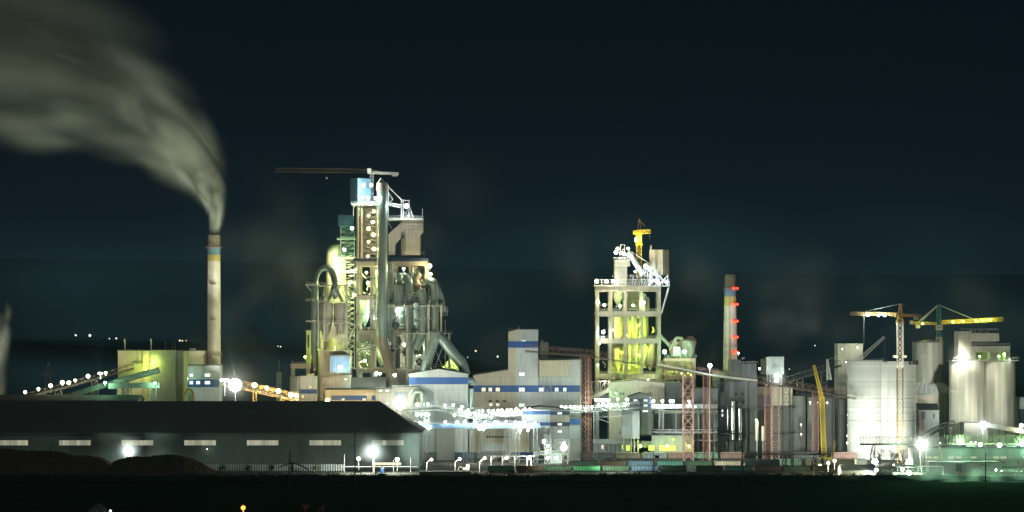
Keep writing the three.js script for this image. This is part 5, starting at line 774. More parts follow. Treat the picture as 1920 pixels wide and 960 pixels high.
function makeWagon(kind, label, m) {                                // 12.4 m long, 3.1 m wide, standing on the rails
  const t = thing('rail_wagon', label, 'rail wagon', 0, 0.56, 0, 'wagons in the rail yard'), L = 6.2, y0 = 1.76, y1 = kind === 'hopper' ? 4.2 : 3.9;
  const b = mb(); b.box(-L, L, y0, y1, -1.5, 1.5); if (kind === 'hopper') b.prism([[-L + 0.3, y1], [L - 0.3, y1], [L - 1.2, y1 + 0.55], [-L + 1.2, y1 + 0.55]], 1.2, 2.4); b.build('body', m, t);
  if (kind === 'open') mb().box(-L + 0.2, L - 0.2, y1 - 0.3, y1 + 0.03, -1.3, 1.3).build('load', M.earth, t);
  const r = mb(), n = 9; for (let k = 0; k <= n; k++) { const x = -L + 0.1 + (2 * L - 0.2) * k / n; r.box(x - 0.11, x + 0.11, y0 - 0.1, y1, 1.502, 1.7); } r.box(-L, L, y1 - 0.2, y1 + 0.02, 1.503, 1.72).box(-L, L, y0 - 0.25, y0 - 0.02, 1.4, 1.7).build('rib', ribMat(m), t);
  mb().box(-L - 0.3, L + 0.3, y0 - 0.5, y0 - 0.26, -1.2, 1.2).build('underframe', M.steelDark, t);
  for (const s of [-1, 1]) { const g = mb(); g.box(s * 4.3 - 1.3, s * 4.3 + 1.3, 0.9, 1.2, -0.95, 0.95); for (const q of [-0.9, 0.9]) for (const k of [-0.76, 0.76]) { const c = new THREE.CylinderGeometry(0.47, 0.47, 0.13, 14); c.rotateX(Math.PI / 2); c.translate(s * 4.3 + q, 1.03, k); g.raw(c); } g.build('bogie', M.steelDark, t); }
  for (const c of t.children) c.position.set(0, -0.56, 0);
  return t;
}
const ribMats = new Map(), ribMat = m => { if (!ribMats.has(m)) { const r = m.clone(); r.color.multiplyScalar(0.3); ribMats.set(m, r); } return ribMats.get(m); };
const paint = { blue: mat([0.10, 0.19, 0.27], { map: rustTex }), 'deep blue': mat([0.03, 0.07, 0.20], { map: rustTex }), grey: mat([0.22, 0.24, 0.23], { map: rustTex }), cream: mat([0.42, 0.39, 0.28], { map: rustTex }), 'pale blue': mat([0.34, 0.42, 0.42], { map: rustTex }), 'rust pink': mat([0.40, 0.27, 0.23], { map: rustTex }), 'mint green': mat([0.26, 0.46, 0.34], { map: rustTex }), 'dark green': mat([0.04, 0.09, 0.05], { map: rustTex }), 'bright green': mat([0.06, 0.30, 0.12], { map: rustTex }), brown: mat([0.13, 0.10, 0.06], { map: rustTex }), teal: mat([0.08, 0.26, 0.22], { map: rustTex }) };
const proto = {};
function wagonRow(z, row, list) {
  const seen = {};
  list.forEach(([c, kind, col]) => {
    const key = kind + col; seen[col] = (seen[col] ?? -1) + 1;
    const many = list.filter(w => w[2] === col).length, label = (many > 1 ? ORD[seen[col]] + ' ' : '') + `${col} ${kind === 'hopper' ? 'hopper' : 'open'} wagon ` + (many > 1 ? 'from the left ' : '') + row;
    let w = proto[key];
    if (!w) { w = proto[key] = makeWagon(kind, label, paint[col]); w.position.set(X(c, z), 0.56 + 0, z); } else w = copy(w, label, X(c, z), 0.56, z);
  });
}
wagonRow(12, 'in the row nearest the plant', [[823, 'hopper', 'grey'], [872, 'hopper', 'blue'], [921, 'hopper', 'pale blue'], [980, 'hopper', 'deep blue'], [1077, 'hopper', 'blue'], [1126, 'hopper', 'grey'], [1177, 'hopper', 'cream'], [1227, 'hopper', 'pale blue'], [1275, 'hopper', 'rust pink'], [1323, 'hopper', 'mint green'], [1372, 'hopper', 'rust pink'], [1512, 'hopper', 'grey'], [1582, 'hopper', 'rust pink']]);
wagonRow(78, 'in the middle row', [[1098, 'open', 'dark green'], [1149, 'open', 'brown'], [1202, 'open', 'blue'], [1256, 'open', 'teal'], [1310, 'open', 'dark green'], [1364, 'open', 'cream'], [1478, 'hopper', 'mint green'], [1534, 'hopper', 'cream'], [1590, 'hopper', 'cream']]);
wagonRow(121, 'in the row nearest the field', [[940, 'open', 'bright green'], [993, 'open', 'brown'], [1046, 'open', 'dark green'], [1100, 'open', 'bright green'], [1154, 'open', 'dark green'], [1208, 'open', 'blue'], [1262, 'open', 'dark green'], [1330, 'open', 'dark green'], [1385, 'open', 'teal'], [1440, 'open', 'brown'], [1494, 'open', 'dark green'], [1548, 'open', 'brown']]);
{ const z = 104, t = gabled('gabled_shed', 'dark roofed shed with a green lit gable among the wagons', 'shed', 1398, 1462, 874, 862, z, 10, M.sheetGrey, { side: true }); }
{ const z = 150, t = thing('tank', 'small white round ended tank lying on the bank in front of the wagons', 'tank', X(1163, z), 0, z); mb().raw((() => { const g = new THREE.CapsuleGeometry(1.2, 2.6, 6, 16); g.rotateZ(Math.PI / 2); g.rotateY(0.9); g.translate(X(1160, z), 1.5, z); return g; })()).build('shell', M.steelPale, t); mb().box(X(1157, z), X(1165, z), 0, 0.6, z - 1, z + 1).build('cradle', M.steelDark, t); }
{ const z = 140, t = building('loading_ramp', 'dark low loading ramp in front of the bent lamp posts', 'ramp', 786, 881, 884, z, 6, M.concreteDark, { roofH: 0.2, roof: M.concreteDark }); }
{ const z = 118, t = thing('lamp_portal', 'white pipe portal with small struts between the bent lamp posts and the bright frames', 'portal', X(955, z), 0, z), b = mb(); for (const c of [921, 942, 965, 988]) b.bar(V(X(c, z), 0, z), P(c, 855, z), 0.2, 8).bar(P(c, 863, z), P(c + 8, 855, z), 0.12, 6); b.bar(P(920, 855, z), P(1004, 855, z), 0.16, 8).build('frame', M.steelPale, t); }
{ const z = 112, t = thing('excavator', 'small white machine parked on the yard under the lamp posts', 'machine', X(878, z), 0, z); mb().box(X(868, z), X(880, z), 0.9, 2, z - 1.2, z + 1.2).box(X(874, z), X(881, z), 2, 3.6, z - 1, z + 1).build('body', M.steelPale, t); mb().box(X(866, z), X(881, z), 0, 0.89, z - 1.3, z + 1.3).build('track', M.steelDark, t); mb().beam(P(869, 878, z), P(862, 874, z), 0.2).beam(P(862, 874, z), P(858, 882, z), 0.16).build('arm', M.steelPale, t); }
{ const z = 122, t = thing('barrel', 'blue barrel cabinet by the white pipe in front of the hall end', 'cabinet', X(717, z), 0, z); mb().box(X(714, z), X(720, z), 0, 2.2, z - 0.7, z + 0.7).build('body', M.blue, t); mb().box(X(713.5, z), X(720.5, z), 2.201, 2.35, z - 0.8, z + 0.8).build('lid', M.steel, t); }
// huts and low buildings on the right
{ const z = 150, t = gabled('hut', 'low house with a dark roof and a floodlit white end wall, below the twin silos', 'house', 1578, 1643, 881, 871, z, 12, M.sheetCream, { side: true, roof: M.roofGrey }); windowIn(t, 1634, 1637.5, 890, 894, z + 0.02, M.glassDark, 0); mb().box(X(1622, z), X(1643, z), 0, Y(881.5, z), z + 0.004, z + 0.12).build('end_wall', M.silo, t); mb().box(X(1600, z), X(1604, z), 0, Y(886, z), z + 0.01, z + 0.1).build('door', M.steelDark, t); mb().box(X(1608, z), X(1629, z), Y(872, z), Y(862, z), z - 9, z - 4).build('roof_box', M.concreteGrey, t); }
{ const z = 112, t = thing('round_shed', 'small dark arched shed left of the twin silos foot', 'shed', X(1589, z), 0, z); mb().raw((() => { const g = new THREE.CylinderGeometry(2.4, 2.4, 6, 20, 1, false, 0, Math.PI); g.rotateX(-Math.PI / 2); g.rotateZ(Math.PI / 2); g.scale(1, 1.3, 1); g.translate(X(1589, z), 0.4, z); return g; })()).build('roof', M.roofGrey, t); mb().box(X(1583, z), X(1595, z), 0, 1.2, z + 3.01, z + 3.1).build('door', M.sheetDark, t); }
{ const z = 146, t = thing('canopy', 'brightly lit oval canopy over the gate, right of the floodlit house', 'canopy', X(1702, z), 0, z); mb().raw((() => { const g = new THREE.SphereGeometry(5.6, 28, 8, 0, Math.PI * 2, 0, Math.PI / 2); g.scale(1, 0.22, 0.8); g.translate(X(1702, z), Y(876, z), z); return g; })()).build('shell', M.silo, t); const b = mb(); for (const c of [1683, 1702, 1721]) b.bar(V(X(c, z), 0, z + 2), P(c, 875, z + 2), 0.14, 6); b.build('post', M.steelPale, t); }
{ const z = 148, t = building('gatehouse', 'low floodlit gatehouse behind the hedge, under the oval canopy', 'house', 1676, 1737, 884, z, 6, M.silo, { roofH: 0.3 }); for (const a of [1699, 1710, 1722]) windowIn(t, a, a + 5, 887, 892, z, litWarm, 1); }
{ const z = 150, t = thing('pipe_portal', 'white pipe goal frame right of the gatehouse', 'frame', X(1748, z), 0, z); mb().bar(P(1726, 874, z), P(1768, 875, z), 0.18, 8).bar(P(1768, 875, z), V(X(1768, z), 0, z), 0.2, 8).bar(P(1728, 874, z), V(X(1728, z), 0, z), 0.2, 8).build('frame', M.steelPale, t); }
{ const z = 70, t = building('long_shed', 'long green lit shed with a narrow strip of lit windows, below the gantry lamps', 'shed', 1712, 1990, 839, z, 14, M.sheetGrey, { roofH: 0.4, roof: M.roofGrey }); for (let k = 0; k < 15; k++) if (k % 5 !== 3) windowIn(t, 1722 + k * 14, 1733 + k * 14, 855.5, 860, z, k % 3 ? litHall : litHallDim, 3); }
{ const z = 122, t = building('flat_roofed_store', 'flat roofed green lit store in front of the long shed', 'building', 1742, 1876, 866, z, 10, M.sheetGrey, { roofH: 0.25, roof: M.roofGrey, over: 0.6 }); mb().box(X(1792, z), X(1804, z), 0.3, Y(869, z), z + 0.01, z + 0.1).build('door', M.sheetDark, t); }
{ const z = 154, t = thing('panel_fence', 'yellow lit panel fence along the yard edge on the right', 'fence', X(1850, z), 0, z); for (let k = 0; k < 26; k++) mb().box(X(1784 + k * 7, z), X(1790.4 + k * 7, z), 0.15, 2.5 + 0.15 * (k % 2), z - 0.06, z + 0.06).build('panel', k % 4 ? M.sheetCream : M.concrete, t); }
for (let i = 0; i < 3; i++) { const z = 156, c = [1478, 1518, 1450][i], t = thing('stack', ['pale stacked slabs on the yard edge below the gabled shed, rightmost stack', 'second low stack of slabs left of the yellow boom', 'leftmost low stack of pale slabs below the gabled shed'][i], 'slab stack', X(c, z), 0, z, 'slab stacks on the yard edge'); for (let k = 0; k < 4; k++) mb().box(X(c - 11, z) + k * 0.2, X(c + 11, z) - k * 0.3, k * 0.42, k * 0.42 + 0.36, z - 1, z + 1).build('slab', M.concrete, t); }
for (let i = 0; i < 5; i++) { const z = 158, c = [1130, 1240, 1298, 1410, 1350][i], t = tag(clump(mb(), X(c, z), 1.3, z, rr(2.5, 4.5), rr(1.4, 2.1), 2, 150, 0.45).build('bush', M.leaf), ['dark bush beside the white tank', 'dark bush in front of the blue wagon nearest the field', 'dark bush left of the double armed pole', 'dark bush right of the tall bare pole', 'dark bush just left of the tall bare pole'][i], 'bush', 'bushes on the yard edge'); }
// bare trees
function bareTree(label, x, z, h, m, spread = 0.5, group) {
  const t = thing('bare_tree', label, 'tree', x, 0, z, group), trunk = mb(), tw = mb();
  const grow = (p, d, L, r, k) => {
    const q = p.clone().addScaledVector(d, L); (k > 3 ? trunk : tw).bar(p, q, r, k > 3 ? 7 : 4, r * 0.68, true);
    if (k <= 0) return;
    for (let i = 0, n = k > 2 ? 3 : 4; i < n; i++) { const e = d.clone().add(V(rr(-spread, spread), rr(-0.1, 0.35), rr(-spread, spread))).normalize(); grow(p.clone().lerp(q, i ? rr(0.45, 1) : 1), e, L * rr(0.58, 0.82), r * 0.6, k - 1); }
  };
  grow(V(x, 0, z), V(rr(-0.06, 0.06), 1, 0).normalize(), h * 0.27, h * 0.017, 5);
  trunk.build('trunk', m, t); tw.build('crown', m, t);
}
bareTree('tall leafless tree under the left half of the dark gantry', X(1652, 138), 138, 15, M.bark, 0.55); bareTree('leafless tree with a leaning trunk under the middle of the dark gantry', X(1668, 134), 134, 17, M.bark, 0.5); bareTree('tallest leafless tree, right of the gantry middle, before the crane mast', X(1692, 140), 140, 19, M.bark, 0.42);
bareTree('reddish leafless tree behind the white car lamps on the right', X(1876, 132), 132, 10, M.rust, 0.7); bareTree('reddish leafless tree at the right edge', X(1912, 134), 134, 11, M.rust, 0.7);
bareTree('thin leafless tree left of the yellow boom foot', X(1515, 146), 146, 9, M.bark, 0.5);
bareTree('dim brown tree in the dark foreground right of the orange lamp', X(572, 392), 392, 7, M.rust, 0.6); bareTree('dim brown tree in the dark foreground, right one of two', X(600, 396), 396, 6, M.rust, 0.6);
// power poles standing black before the yard
function powerPole(label, c, top, z, arms, extra) {
  const t = thing('power_pole', label, 'power pole', X(c, z), 0, z); mb().bar(V(X(c, z), -6, z), P(c, top, z), 0.27, 8, 0.17).build('pole', M.wood, t);
  for (const [q, l, r] of arms) mb().beam(P(c - l, q, z), P(c + r, q, z), 0.11).beam(P(c - l, q, z), P(c - l, q + 5, z), 0.08).beam(P(c + r, q, z), P(c + r, q + 5, z), 0.08).build('cross_arm', M.wood, t);
  if (extra) extra(t);
}
powerPole('black wooden power pole crossing the long hall, two arms', 665.5, 804, 184, [[815, 5, 5], [836, 8, 8]]);
powerPole('tall black power pole before the shiny pipes, with square arms', 1392.5, 803, 196, [[818, 1, 6], [840, 9, 8]]);
powerPole('black power pole with a transformer platform, in front of the pale blue wagon', 1225, 846, 196, [[854, 0, 15], [868, 4, 0], [895, 13, 8]], t => mb().box(X(1228, 196), X(1236, 196), Y(859, 196), Y(854.5, 196), 195, 197).build('transformer', M.wood, t));
powerPole('black power pole on the green lit field at the right', 1848, 848, 262, [[871, 8, 0], [895, 11, 8]]);
powerPole('black power pole in front of the left earth heap', 95.5, 832, 184, []);
{ const z = 186, t = thing('lattice_mast', 'black tapering lattice mast with a drooping bent frame before the slat fence', 'mast', X(543.5, z), 0, z); mb().truss(V(X(543.5, z), -3, z), P(543.5, 846, z), 1.6, 1.6, 11, 0.12, V(0, 0, 1), 0.3, 0.3).build('lattice', M.wood, t); mb().tube([P(524, 876, z - 10), P(534, 872, z - 10), P(548, 868, z - 10), P(566, 874, z - 10), P(580, 881, z - 10)], 0.3, 6, 16).beam(P(548, 868, z - 10), P(548, 884, z - 10), 0.4).beam(P(536, 872, z - 10), P(548, 880, z - 10), 0.2).build('bent_frame', M.wood, t); }
{ const z = 408, t = gabled('hut', 'tiny dark brown gable roof at the bottom edge beside the white lamp', 'hut', 160, 198, 963, 948, z, 8, M.concreteDark); }

// ---------------------------------------------------------------- lamps
function lampRow(what, group, list, z, c, I, o = {}) {
  const s = [...list].sort((a, b) => a[0] - b[0] || a[1] - b[1]);
  s.forEach(([px, py, k = 1, z2 = 0], i) => lantern(s.length > 1 ? `${ORD[i]} ${o.word ?? 'white'} lamp from the left ${what}` : `single ${o.word ?? 'white'} lamp ${what}`, group, P(px, py, z + z2), c, I * k, { ...o, r: Math.round((o.r ?? 0.62) * (0.78 + 0.4 * hash(Math.round(px), Math.round(py), 2)) * 20) / 20 }));
}
// left conveyors
lampRow('along the dark belt climbing to the crusher house', 'warm lamps along the left belt', [[47, 735], [72, 729], [95, 723], [117, 717], [129, 717.5], [141, 713], [165, 705], [198, 699]], -2, WARM, 260, { word: 'warm', r: 0.95, k: 8 });
lampRow('on the short level gallery before the crusher house', 'green lamps at the crusher house', [[197, 717.5], [290.5, 718.5]], 12, GREEN, 300, { word: 'green', r: 0.7 });
lampRow('on the crusher house balcony', undefined, [[286.5, 678]], -10, LIME, 260, { word: 'small', r: 0.35, k: 6 });
lampRow('between the crusher house bays', undefined, [[275, 690]], -9, LIME, 260, { word: 'lime', r: 0.3, k: 6 });
lampRow('on the wall of the banded office block', undefined, [[352, 709.5]], 10, GREEN, 60, { word: 'tiny', r: 0.3, k: 8 });
// the brightest floodlights by the chimney
floods('largest floodlight battery, dazzling white, right of the chimney foot', P(441, 722, 40), [0.97, 1, 0.86], [[P(401, 620, -30), 9000, 18, 0.8], [P(402, 500, -30), 42000, 9, 0.9], [P(388, 385, -30), 60000, 9, 0.95], [P(310, 200, -34), 70000, 11, 1], [P(290, 690, -10), 1800, 14, 0.9]], { n: [4, 4], size: 1.5, k: 40, I: 1500, pole: Y(722, 40) });
floods('smaller floodlight pair left of the largest one', P(421, 713, 34), COOL, [], { n: [3, 1], size: 1.5, k: 30, I: 700, pole: 8 });
lampRow('on the railing sloping down from the brightest floodlight', 'warm lamps on the sloping gallery', [[477, 722, 1], [500, 727], [522, 733], [545, 740], [556, 741]], 28, WARM, 520, { word: 'warm', r: 1.15, k: 9 });
lampRow('on the hall ridge below the tall cream block', undefined, [[614, 750]], 52, SODIUM, 2600, { word: 'amber', r: 1.1, k: 24, off: V(0, 0.9, -1.4) });
floods('paired floodlights near the top of the crusher belt, aimed up at the smoke', P(188, 700, 2), [0.92, 1, 0.84], [[P(170, 120, -34), 20000, 12, 1], [P(20, 90, -34), 30000, 13, 1], [P(300, 170, -34), 20000, 10, 1], [P(0, 650, -20), 14000, 12, 1]], { n: [2, 1], size: 1.2, k: 26, I: 300, pole: 3 });
// preheater tower
lampRow('on the elevator tower stair', 'zigzag lamps on the elevator tower', [[701, 396], [691, 404], [699, 416], [691, 428.5], [700, 440], [691, 453], [701, 466.5], [690, 480], [687, 511]], -13.2, SODIUM.map((v, i) => [1, 0.78, 0.36][i]), 42, { word: 'amber', r: 0.95, k: 7, post: 1.2 });
lampRow('round the blue cabin on top of the elevator tower', 'lamps at the top cabin', [[682, 347], [696, 347], [680, 370], [690, 371], [706, 371.5]], -11, COOL, 300, { r: 1.0, k: 26 });
lampRow('on the white lifting frame over the filter house', undefined, [[762, 386]], -18, ICE, 900, { word: 'bright white', r: 1.15, k: 32 });
lampRow('on the stair tower beside the domed silo', 'green lamps by the domed silo', [[660, 428], [645.5, 468], [632, 485]], -28, GREEN, 260, { word: 'green', r: 0.85, k: 22 });
lampRow('at the foot of the domed silo', 'yellow lamps under the domed silo', [[622, 503, 1], [640, 508, 1], [668, 505, 0.8]], -30, [1, 0.92, 0.5], 900, { word: 'yellow', r: 0.6, k: 16 });
lampRow('beside the right end of the blue edged deck', 'amber pair at the deck end', [[806, 498.5], [807, 514]], -17, [1, 0.82, 0.42], 420, { word: 'amber', r: 1.0, k: 8 });
lampRow('inside the bays of the tallest tower', 'lamps inside the tallest tower', [[757, 503.5], [742, 562], [741, 583], [703.5, 597, 1.3], [758, 646, 0.7], [712, 700], [740, 694], [789, 655, 0.7], [806, 690, 0.5]], -27, [0.86, 1, 0.9], 800, { r: 0.85, k: 24 });
lampRow('in the lower left bays of the tallest tower', 'lime lamps inside the tallest tower', [[664, 553], [682, 559], [684, 676, 0.6], [656, 530], [627, 552, 0.6], [690, 530, 0.8]], -24, [0.82, 1, 0.34], 950, { word: 'lime', r: 0.8, k: 18 });
lampRow('behind the twin vessels', 'lamps behind the twin vessels', [[628, 651, 0.7], [610, 628, 0.5], [640, 626, 0.5]], -20, [0.82, 1, 0.3], 420, { word: 'pale', r: 0.35, k: 8 });
lampRow('on top of the narrow annexe left of the tower', undefined, [[572, 669]], -20, LIME, 170, { word: 'lime', r: 0.6 });
lampRow('on the blue glazed cabin', undefined, [[637, 689]], 6, [1, 1, 0.84], 240, { word: 'dazzling', r: 1.25, k: 30 });
lampRow('on posts before the tower foot', 'lamps at the tower foot', [[740, 703], [706, 700]], 16, COOL, 1200, { r: 0.95, k: 30 });
floods('dazzling floodlights above the right end of the hall roof', P(750, 756, 58), [1, 0.93, 0.70], [[P(760, 700, -10), 3500, 40, 0.8], [P(700, 560, -10), 17000, 13, 0.9], [P(810, 570, -10), 12000, 12, 0.9], [P(745, 430, -15), 26000, 8, 0.9], [P(610, 620, -6), 13000, 14, 0.9]], { n: [4, 3], size: 1.5, k: 36, I: 1500, pole: Y(756, 58), face: V(0.1, 0.2, 1) });
lampRow('behind the forked duct', undefined, [[842, 692]], -22, LIME, 500, { word: 'hidden lime', r: 0.3, k: 6, off: V(0, 0.2, 0.7) });
// packing hall and conveyors low in the middle
lampRow('on the short bridge at the hall ridge end', 'lamps on the hall end bridge', [[783, 757], [802, 757], [782, 777, 0.6], [790, 777, 0.6], [798, 776, 0.6], [803, 777, 0.6], [776, 792, 0.5], [788, 792, 0.5], [799, 791, 0.5], [804, 803, 0.6]], ZG + 3, COOL, 150, { r: 0.66 });
lampRow('on the double sloping conveyor', 'lamps on the sloping conveyor', [[834, 760], [850, 759], [863, 768], [866, 763], [878, 769], [881, 775], [876, 779], [893, 780], [890, 774], [921, 782, 0.5], [852, 778, 0.5]], ZG + 2, COOL, 90, { r: 0.62 });
lampRow('on the long level conveyor bridge', 'lamps on the level bridge', [[835, 791], [857, 791.5], [872, 791], [891, 791], [910, 791.5], [928, 791], [934, 791.5], [949, 790.5], [966, 791], [973, 792], [983, 792], [1003, 792]], ZG + 4.5, ICE, 100, { r: 0.62 });
lampRow('hanging below the level bridge', 'lamps below the level bridge', [[899, 803], [906, 804], [975, 806], [990, 806.5]], ZG + 5, [1, 1, 0.85], 170, { r: 0.8 });
lampRow('on the curved bridge before the packing hall', 'lamps on the curved bridge', [[898, 771], [905, 770.5], [916, 770], [925, 770], [934, 769.5], [941, 769], [951, 769], [958, 768.5], [968, 767], [972, 770], [985, 767], [993, 766.5]], ZG - 11, [1, 0.98, 0.86], 170, { r: 0.62 });
lampRow('on the gently rising bridge', 'lamps on the rising bridge', [[1053, 763], [1060, 764], [1070, 762], [1077, 763], [1087, 764], [1098, 766], [1110, 763], [1122, 759], [1131, 757], [1138, 760], [1144, 761.5], [1155, 758.5], [1172, 757.5]], 18.5, COOL, 150, { r: 0.6 });
floods('glaring row of white floodlights at the chute foot under the concrete tower', P(1129, 750, 4), [1, 0.97, 0.82], [[P(1178, 600, -45), 7500, 26, 0.9], [P(1190, 505, -45), 16000, 14, 0.9]], { n: [6, 1], size: 1.3, k: 30, I: 220, pole: 4 });
lampRow('along the wall over the rising bridge', 'lamps over the rising bridge', [[1158, 748.5], [1175, 748.5]], -6, COOL, 260, { r: 0.62 });
lampRow('on the level gallery right of the striped stair tower', 'lamps on the level gallery', [[1225, 752], [1242, 752], [1257, 751.5], [1262, 752], [1292, 752.5]], 7, ICE, 220, { r: 0.62 });
lampRow('in the bright loading frame', 'lamps in the loading frame', [[1027, 836], [1026, 846, 0.7], [1027, 858, 0.7], [1043.5, 859], [1020, 827, 0.4]], 46, COOL, 45, { r: 0.7 });
floods('white floodlight mast in the yard, right of the bright loading rig', P(1057, 839, 150), [0.88, 1, 0.84], [[P(1180, 872, 110), 5500, 45, 0.9], [P(1330, 855, 60), 42000, 24, 0.9], [P(1480, 850, 60), 60000, 14, 0.9], [P(990, 850, 20), 14000, 30, 0.9], [P(1150, 672, 14), 16000, 16, 0.9], [P(1300, 760, 14), 42000, 16, 0.9], [P(1450, 780, 14), 60000, 9, 0.9]], { n: [2, 2], size: 1.1, k: 30, I: 220, pole: Y(839, 150) });
lampRow('along the dark substation front', 'yellow green lamps at the substation', [[1201, 836], [1251.5, 836, 1.2], [1292, 836, 0.6]], 11, LIME, 100, { word: 'yellow green', r: 0.7, k: 20 });
// second tower
lampRow('on the top deck of the concrete tower', 'warm lamps on the top deck', [[1119, 527], [1137, 527], [1150, 527], [1158, 527]], -41, [1, 0.94, 0.68], 160, { word: 'warm', r: 0.9, k: 26 });
lampRow('on the filter house of the concrete tower', 'lamps on the second filter house', [[1155, 473], [1158, 466], [1166, 474], [1170, 476], [1178, 466]], -42, [1, 0.98, 0.74], 110, { word: 'warm', r: 0.85, k: 26 });
lampRow('round the head box of the concrete tower', 'small lamps at the head box', [[1191, 509], [1218, 506], [1220, 526, 1.2], [1233, 527, 1.2], [1250, 528.5, 1.2]], -41.5, ICE, 90, { r: 0.6 });
lampRow('in the upper storey of the concrete tower', 'lamps in the upper storey', [[1133, 572, 1], [1162.5, 573.5, 1], [1206.5, 567, 1.2], [1121.5, 566, 0.5]], -46.5, [0.96, 1, 0.42], 230, { word: 'warm', r: 0.75 });
lampRow('in the upper storey of the concrete tower, green one', undefined, [[1187, 572.5]], -49, [0.5, 1, 0.4], 420, { word: 'green', r: 0.6, k: 18 });
lampRow('in the left bay of the concrete tower', undefined, [[1131, 622.5]], -46, ICE, 420, { word: 'bluish white', r: 0.9, k: 30 });
lampRow('among the vessels of the concrete tower', 'lime lamps among the vessels', [[1150, 618], [1171, 605], [1176, 628], [1197, 610], [1199, 632, 0.7], [1165, 660], [1197, 665], [1180, 690, 0.8], [1213, 652, 0.6], [1225, 620, 0.6], [1160, 690, 0.7]], -48, [0.78, 1, 0.06], 430, { word: 'lime', r: 0.32, k: 7 });
lampRow('at the foot of the concrete tower', 'warm lamps at the concrete tower foot', [[1121, 684, 0.8], [1150, 715], [1190, 712], [1215, 712], [1124, 644, 0.2]], -41, [0.96, 1, 0.5], 300, { word: 'yellowish', r: 0.5, k: 14 });
lampRow('under the crane cab on the second tower', undefined, [[1201, 447]], -47, [1, 0.95, 0.2], 150, { word: 'hidden yellow', r: 0.25, k: 5 });
lampRow('on the reddish platform', 'green lamps on the reddish platform', [[1246, 659.5, 0.7], [1283.5, 659.5, 1.1]], -38, [0.5, 1, 0.55], 420, { word: 'green', r: 0.9, k: 26 });
lampRow('under the reddish platform', 'lime lamps under the reddish platform', [[1261, 709, 0.8], [1278, 700], [1250, 705], [1295, 702, 0.7]], -46, LIME, 330, { word: 'lime', r: 0.4, k: 9 });
lampRow('on the wall of the cream mill house', undefined, [[1155, 737]], -15, [0.5, 1, 0.6], 90, { word: 'green', r: 0.4, k: 8 });
for (const [i, q] of [540.5, 570.5, 602, 632, 660].entries()) for (const [j, c] of [1376, 1382.5].entries()) lantern(`red warning lamp on the chimney, ${j ? 'right' : 'left'} one of the ${ORD[i]} pair from the top`, 'red chimney lamps', P(c, q, j ? -59.5 : -56.2), RED, i === 4 ? 16 : 10, { r: j ? 0.75 : 0.9, k: 3.2, post: 0.7, name: 'warning_lamp' });
// dark middle distance
floods('white lamp head on top of the tall pink pole', P(1331, 685.5, 17.5), ICE, [[P(1367, 600, -60), 15000, 13, 0.9], [P(1368, 545, -60), 16000, 8, 0.9], [P(1380, 770, -24), 2500, 30, 0.9]], { n: [2, 2], size: 0.9, k: 16, I: 250, pole: 1 });
lampRow('right of the red lit chimney', 'small lamps by the mill block', [[1384.5, 662, 0.5], [1424, 691]], -20, ICE, 200, { r: 0.55, k: 10 });
lampRow('under the white tower head', 'lamps under the white tower head', [[1456, 704, 1.4], [1456, 713, 0.8]], -52, [0.9, 1, 0.88], 380, { word: 'dazzling', r: 1.05, k: 30 });
lampRow('on the pale post silo', undefined, [[1418, 787.5]], 9, [1, 0.85, 0.5], 200, { word: 'warm', r: 0.55, k: 14 });
lampRow('among the dark silos', 'small lamps among the dark silos', [[1519, 754], [1534, 755, 0.5], [1551, 755, 0.4], [1502, 796, 0.3], [1502, 814, 0.4]], -24, [1, 0.95, 0.8], 130, { r: 0.38, k: 9 });
lampRow('on the dim head house', 'small lamps on the dim head house', [[1579, 654, 0.6], [1608, 651], [1586, 679, 0.6]], -49, [0.95, 1, 0.7], 120, { word: 'small', r: 0.35, k: 7 });
lampRow('in the gap left of the twin silos', 'small warm lamps left of the twin silos', [[1590, 778], [1590, 797], [1589, 817], [1588, 830]], -2, [1, 0.82, 0.5], 110, { word: 'warm', r: 0.4, k: 8 });
// right
lampRow('under the ochre crane jib', 'lamps under the crane jib', [[1627, 590.5, 1], [1647, 591.5, 0.5], [1659, 591.5, 1.2]], 32.5, ICE, 480, { r: 0.6, k: 16, post: 0.3 });
lampRow('along the lime lit crane jib', 'lamps along the lime crane jib', [[1787, 603.5], [1806, 602.5], [1830, 601], [1842, 600.5], [1857, 599.5], [1730, 607, 0.5]], -50.2, [0.85, 1, 0.25], 120, { word: 'lime', r: 0.5, k: 12, post: 0.3 });
floods('dazzling warm floodlight on the left edge of the big silos', P(1803, 669, 14), [1, 0.97, 0.82], [[P(1815, 740, -2), 2600, 60, 0.9], [P(1740, 690, -30), 5000, 40, 1]], { n: [3, 3], size: 1.5, k: 40, I: 650, pole: 3 });
lampRow('in the openings of the silo head house', 'green lamps in the head house', [[1823, 664, 1], [1837, 668, 0.5], [1873, 668, 0.7], [1882, 664, 1.2]], -6, [0.5, 1, 0.25], 130, { word: 'green', r: 0.5, k: 12 });
lampRow('on the roof edge of the big silos', undefined, [[1893, 674]], 3, COOL, 60, { r: 0.3, k: 9 });
floods('dazzling white floodlight at the foot of the big silos', P(1843, 797, 40), [0.98, 1, 0.92], [[P(1840, 740, 0), 4200, 50, 1], [P(1770, 760, -6), 2500, 30, 1]], { n: [3, 3], size: 1.4, k: 40, I: 700, pole: Y(797, 40) });
floods('ground floodlights aimed up the left twin silo', P(1640, 866, 62), [0.96, 1, 0.95], [[P(1630, 715, 9), 6600, 25, 0.95], [P(1632, 855, 9), 14000, 40, 1]], { n: [2, 2], size: 1.2, k: 30, I: 500, pole: 2.4, face: V(0, 0.5, 0.4) });
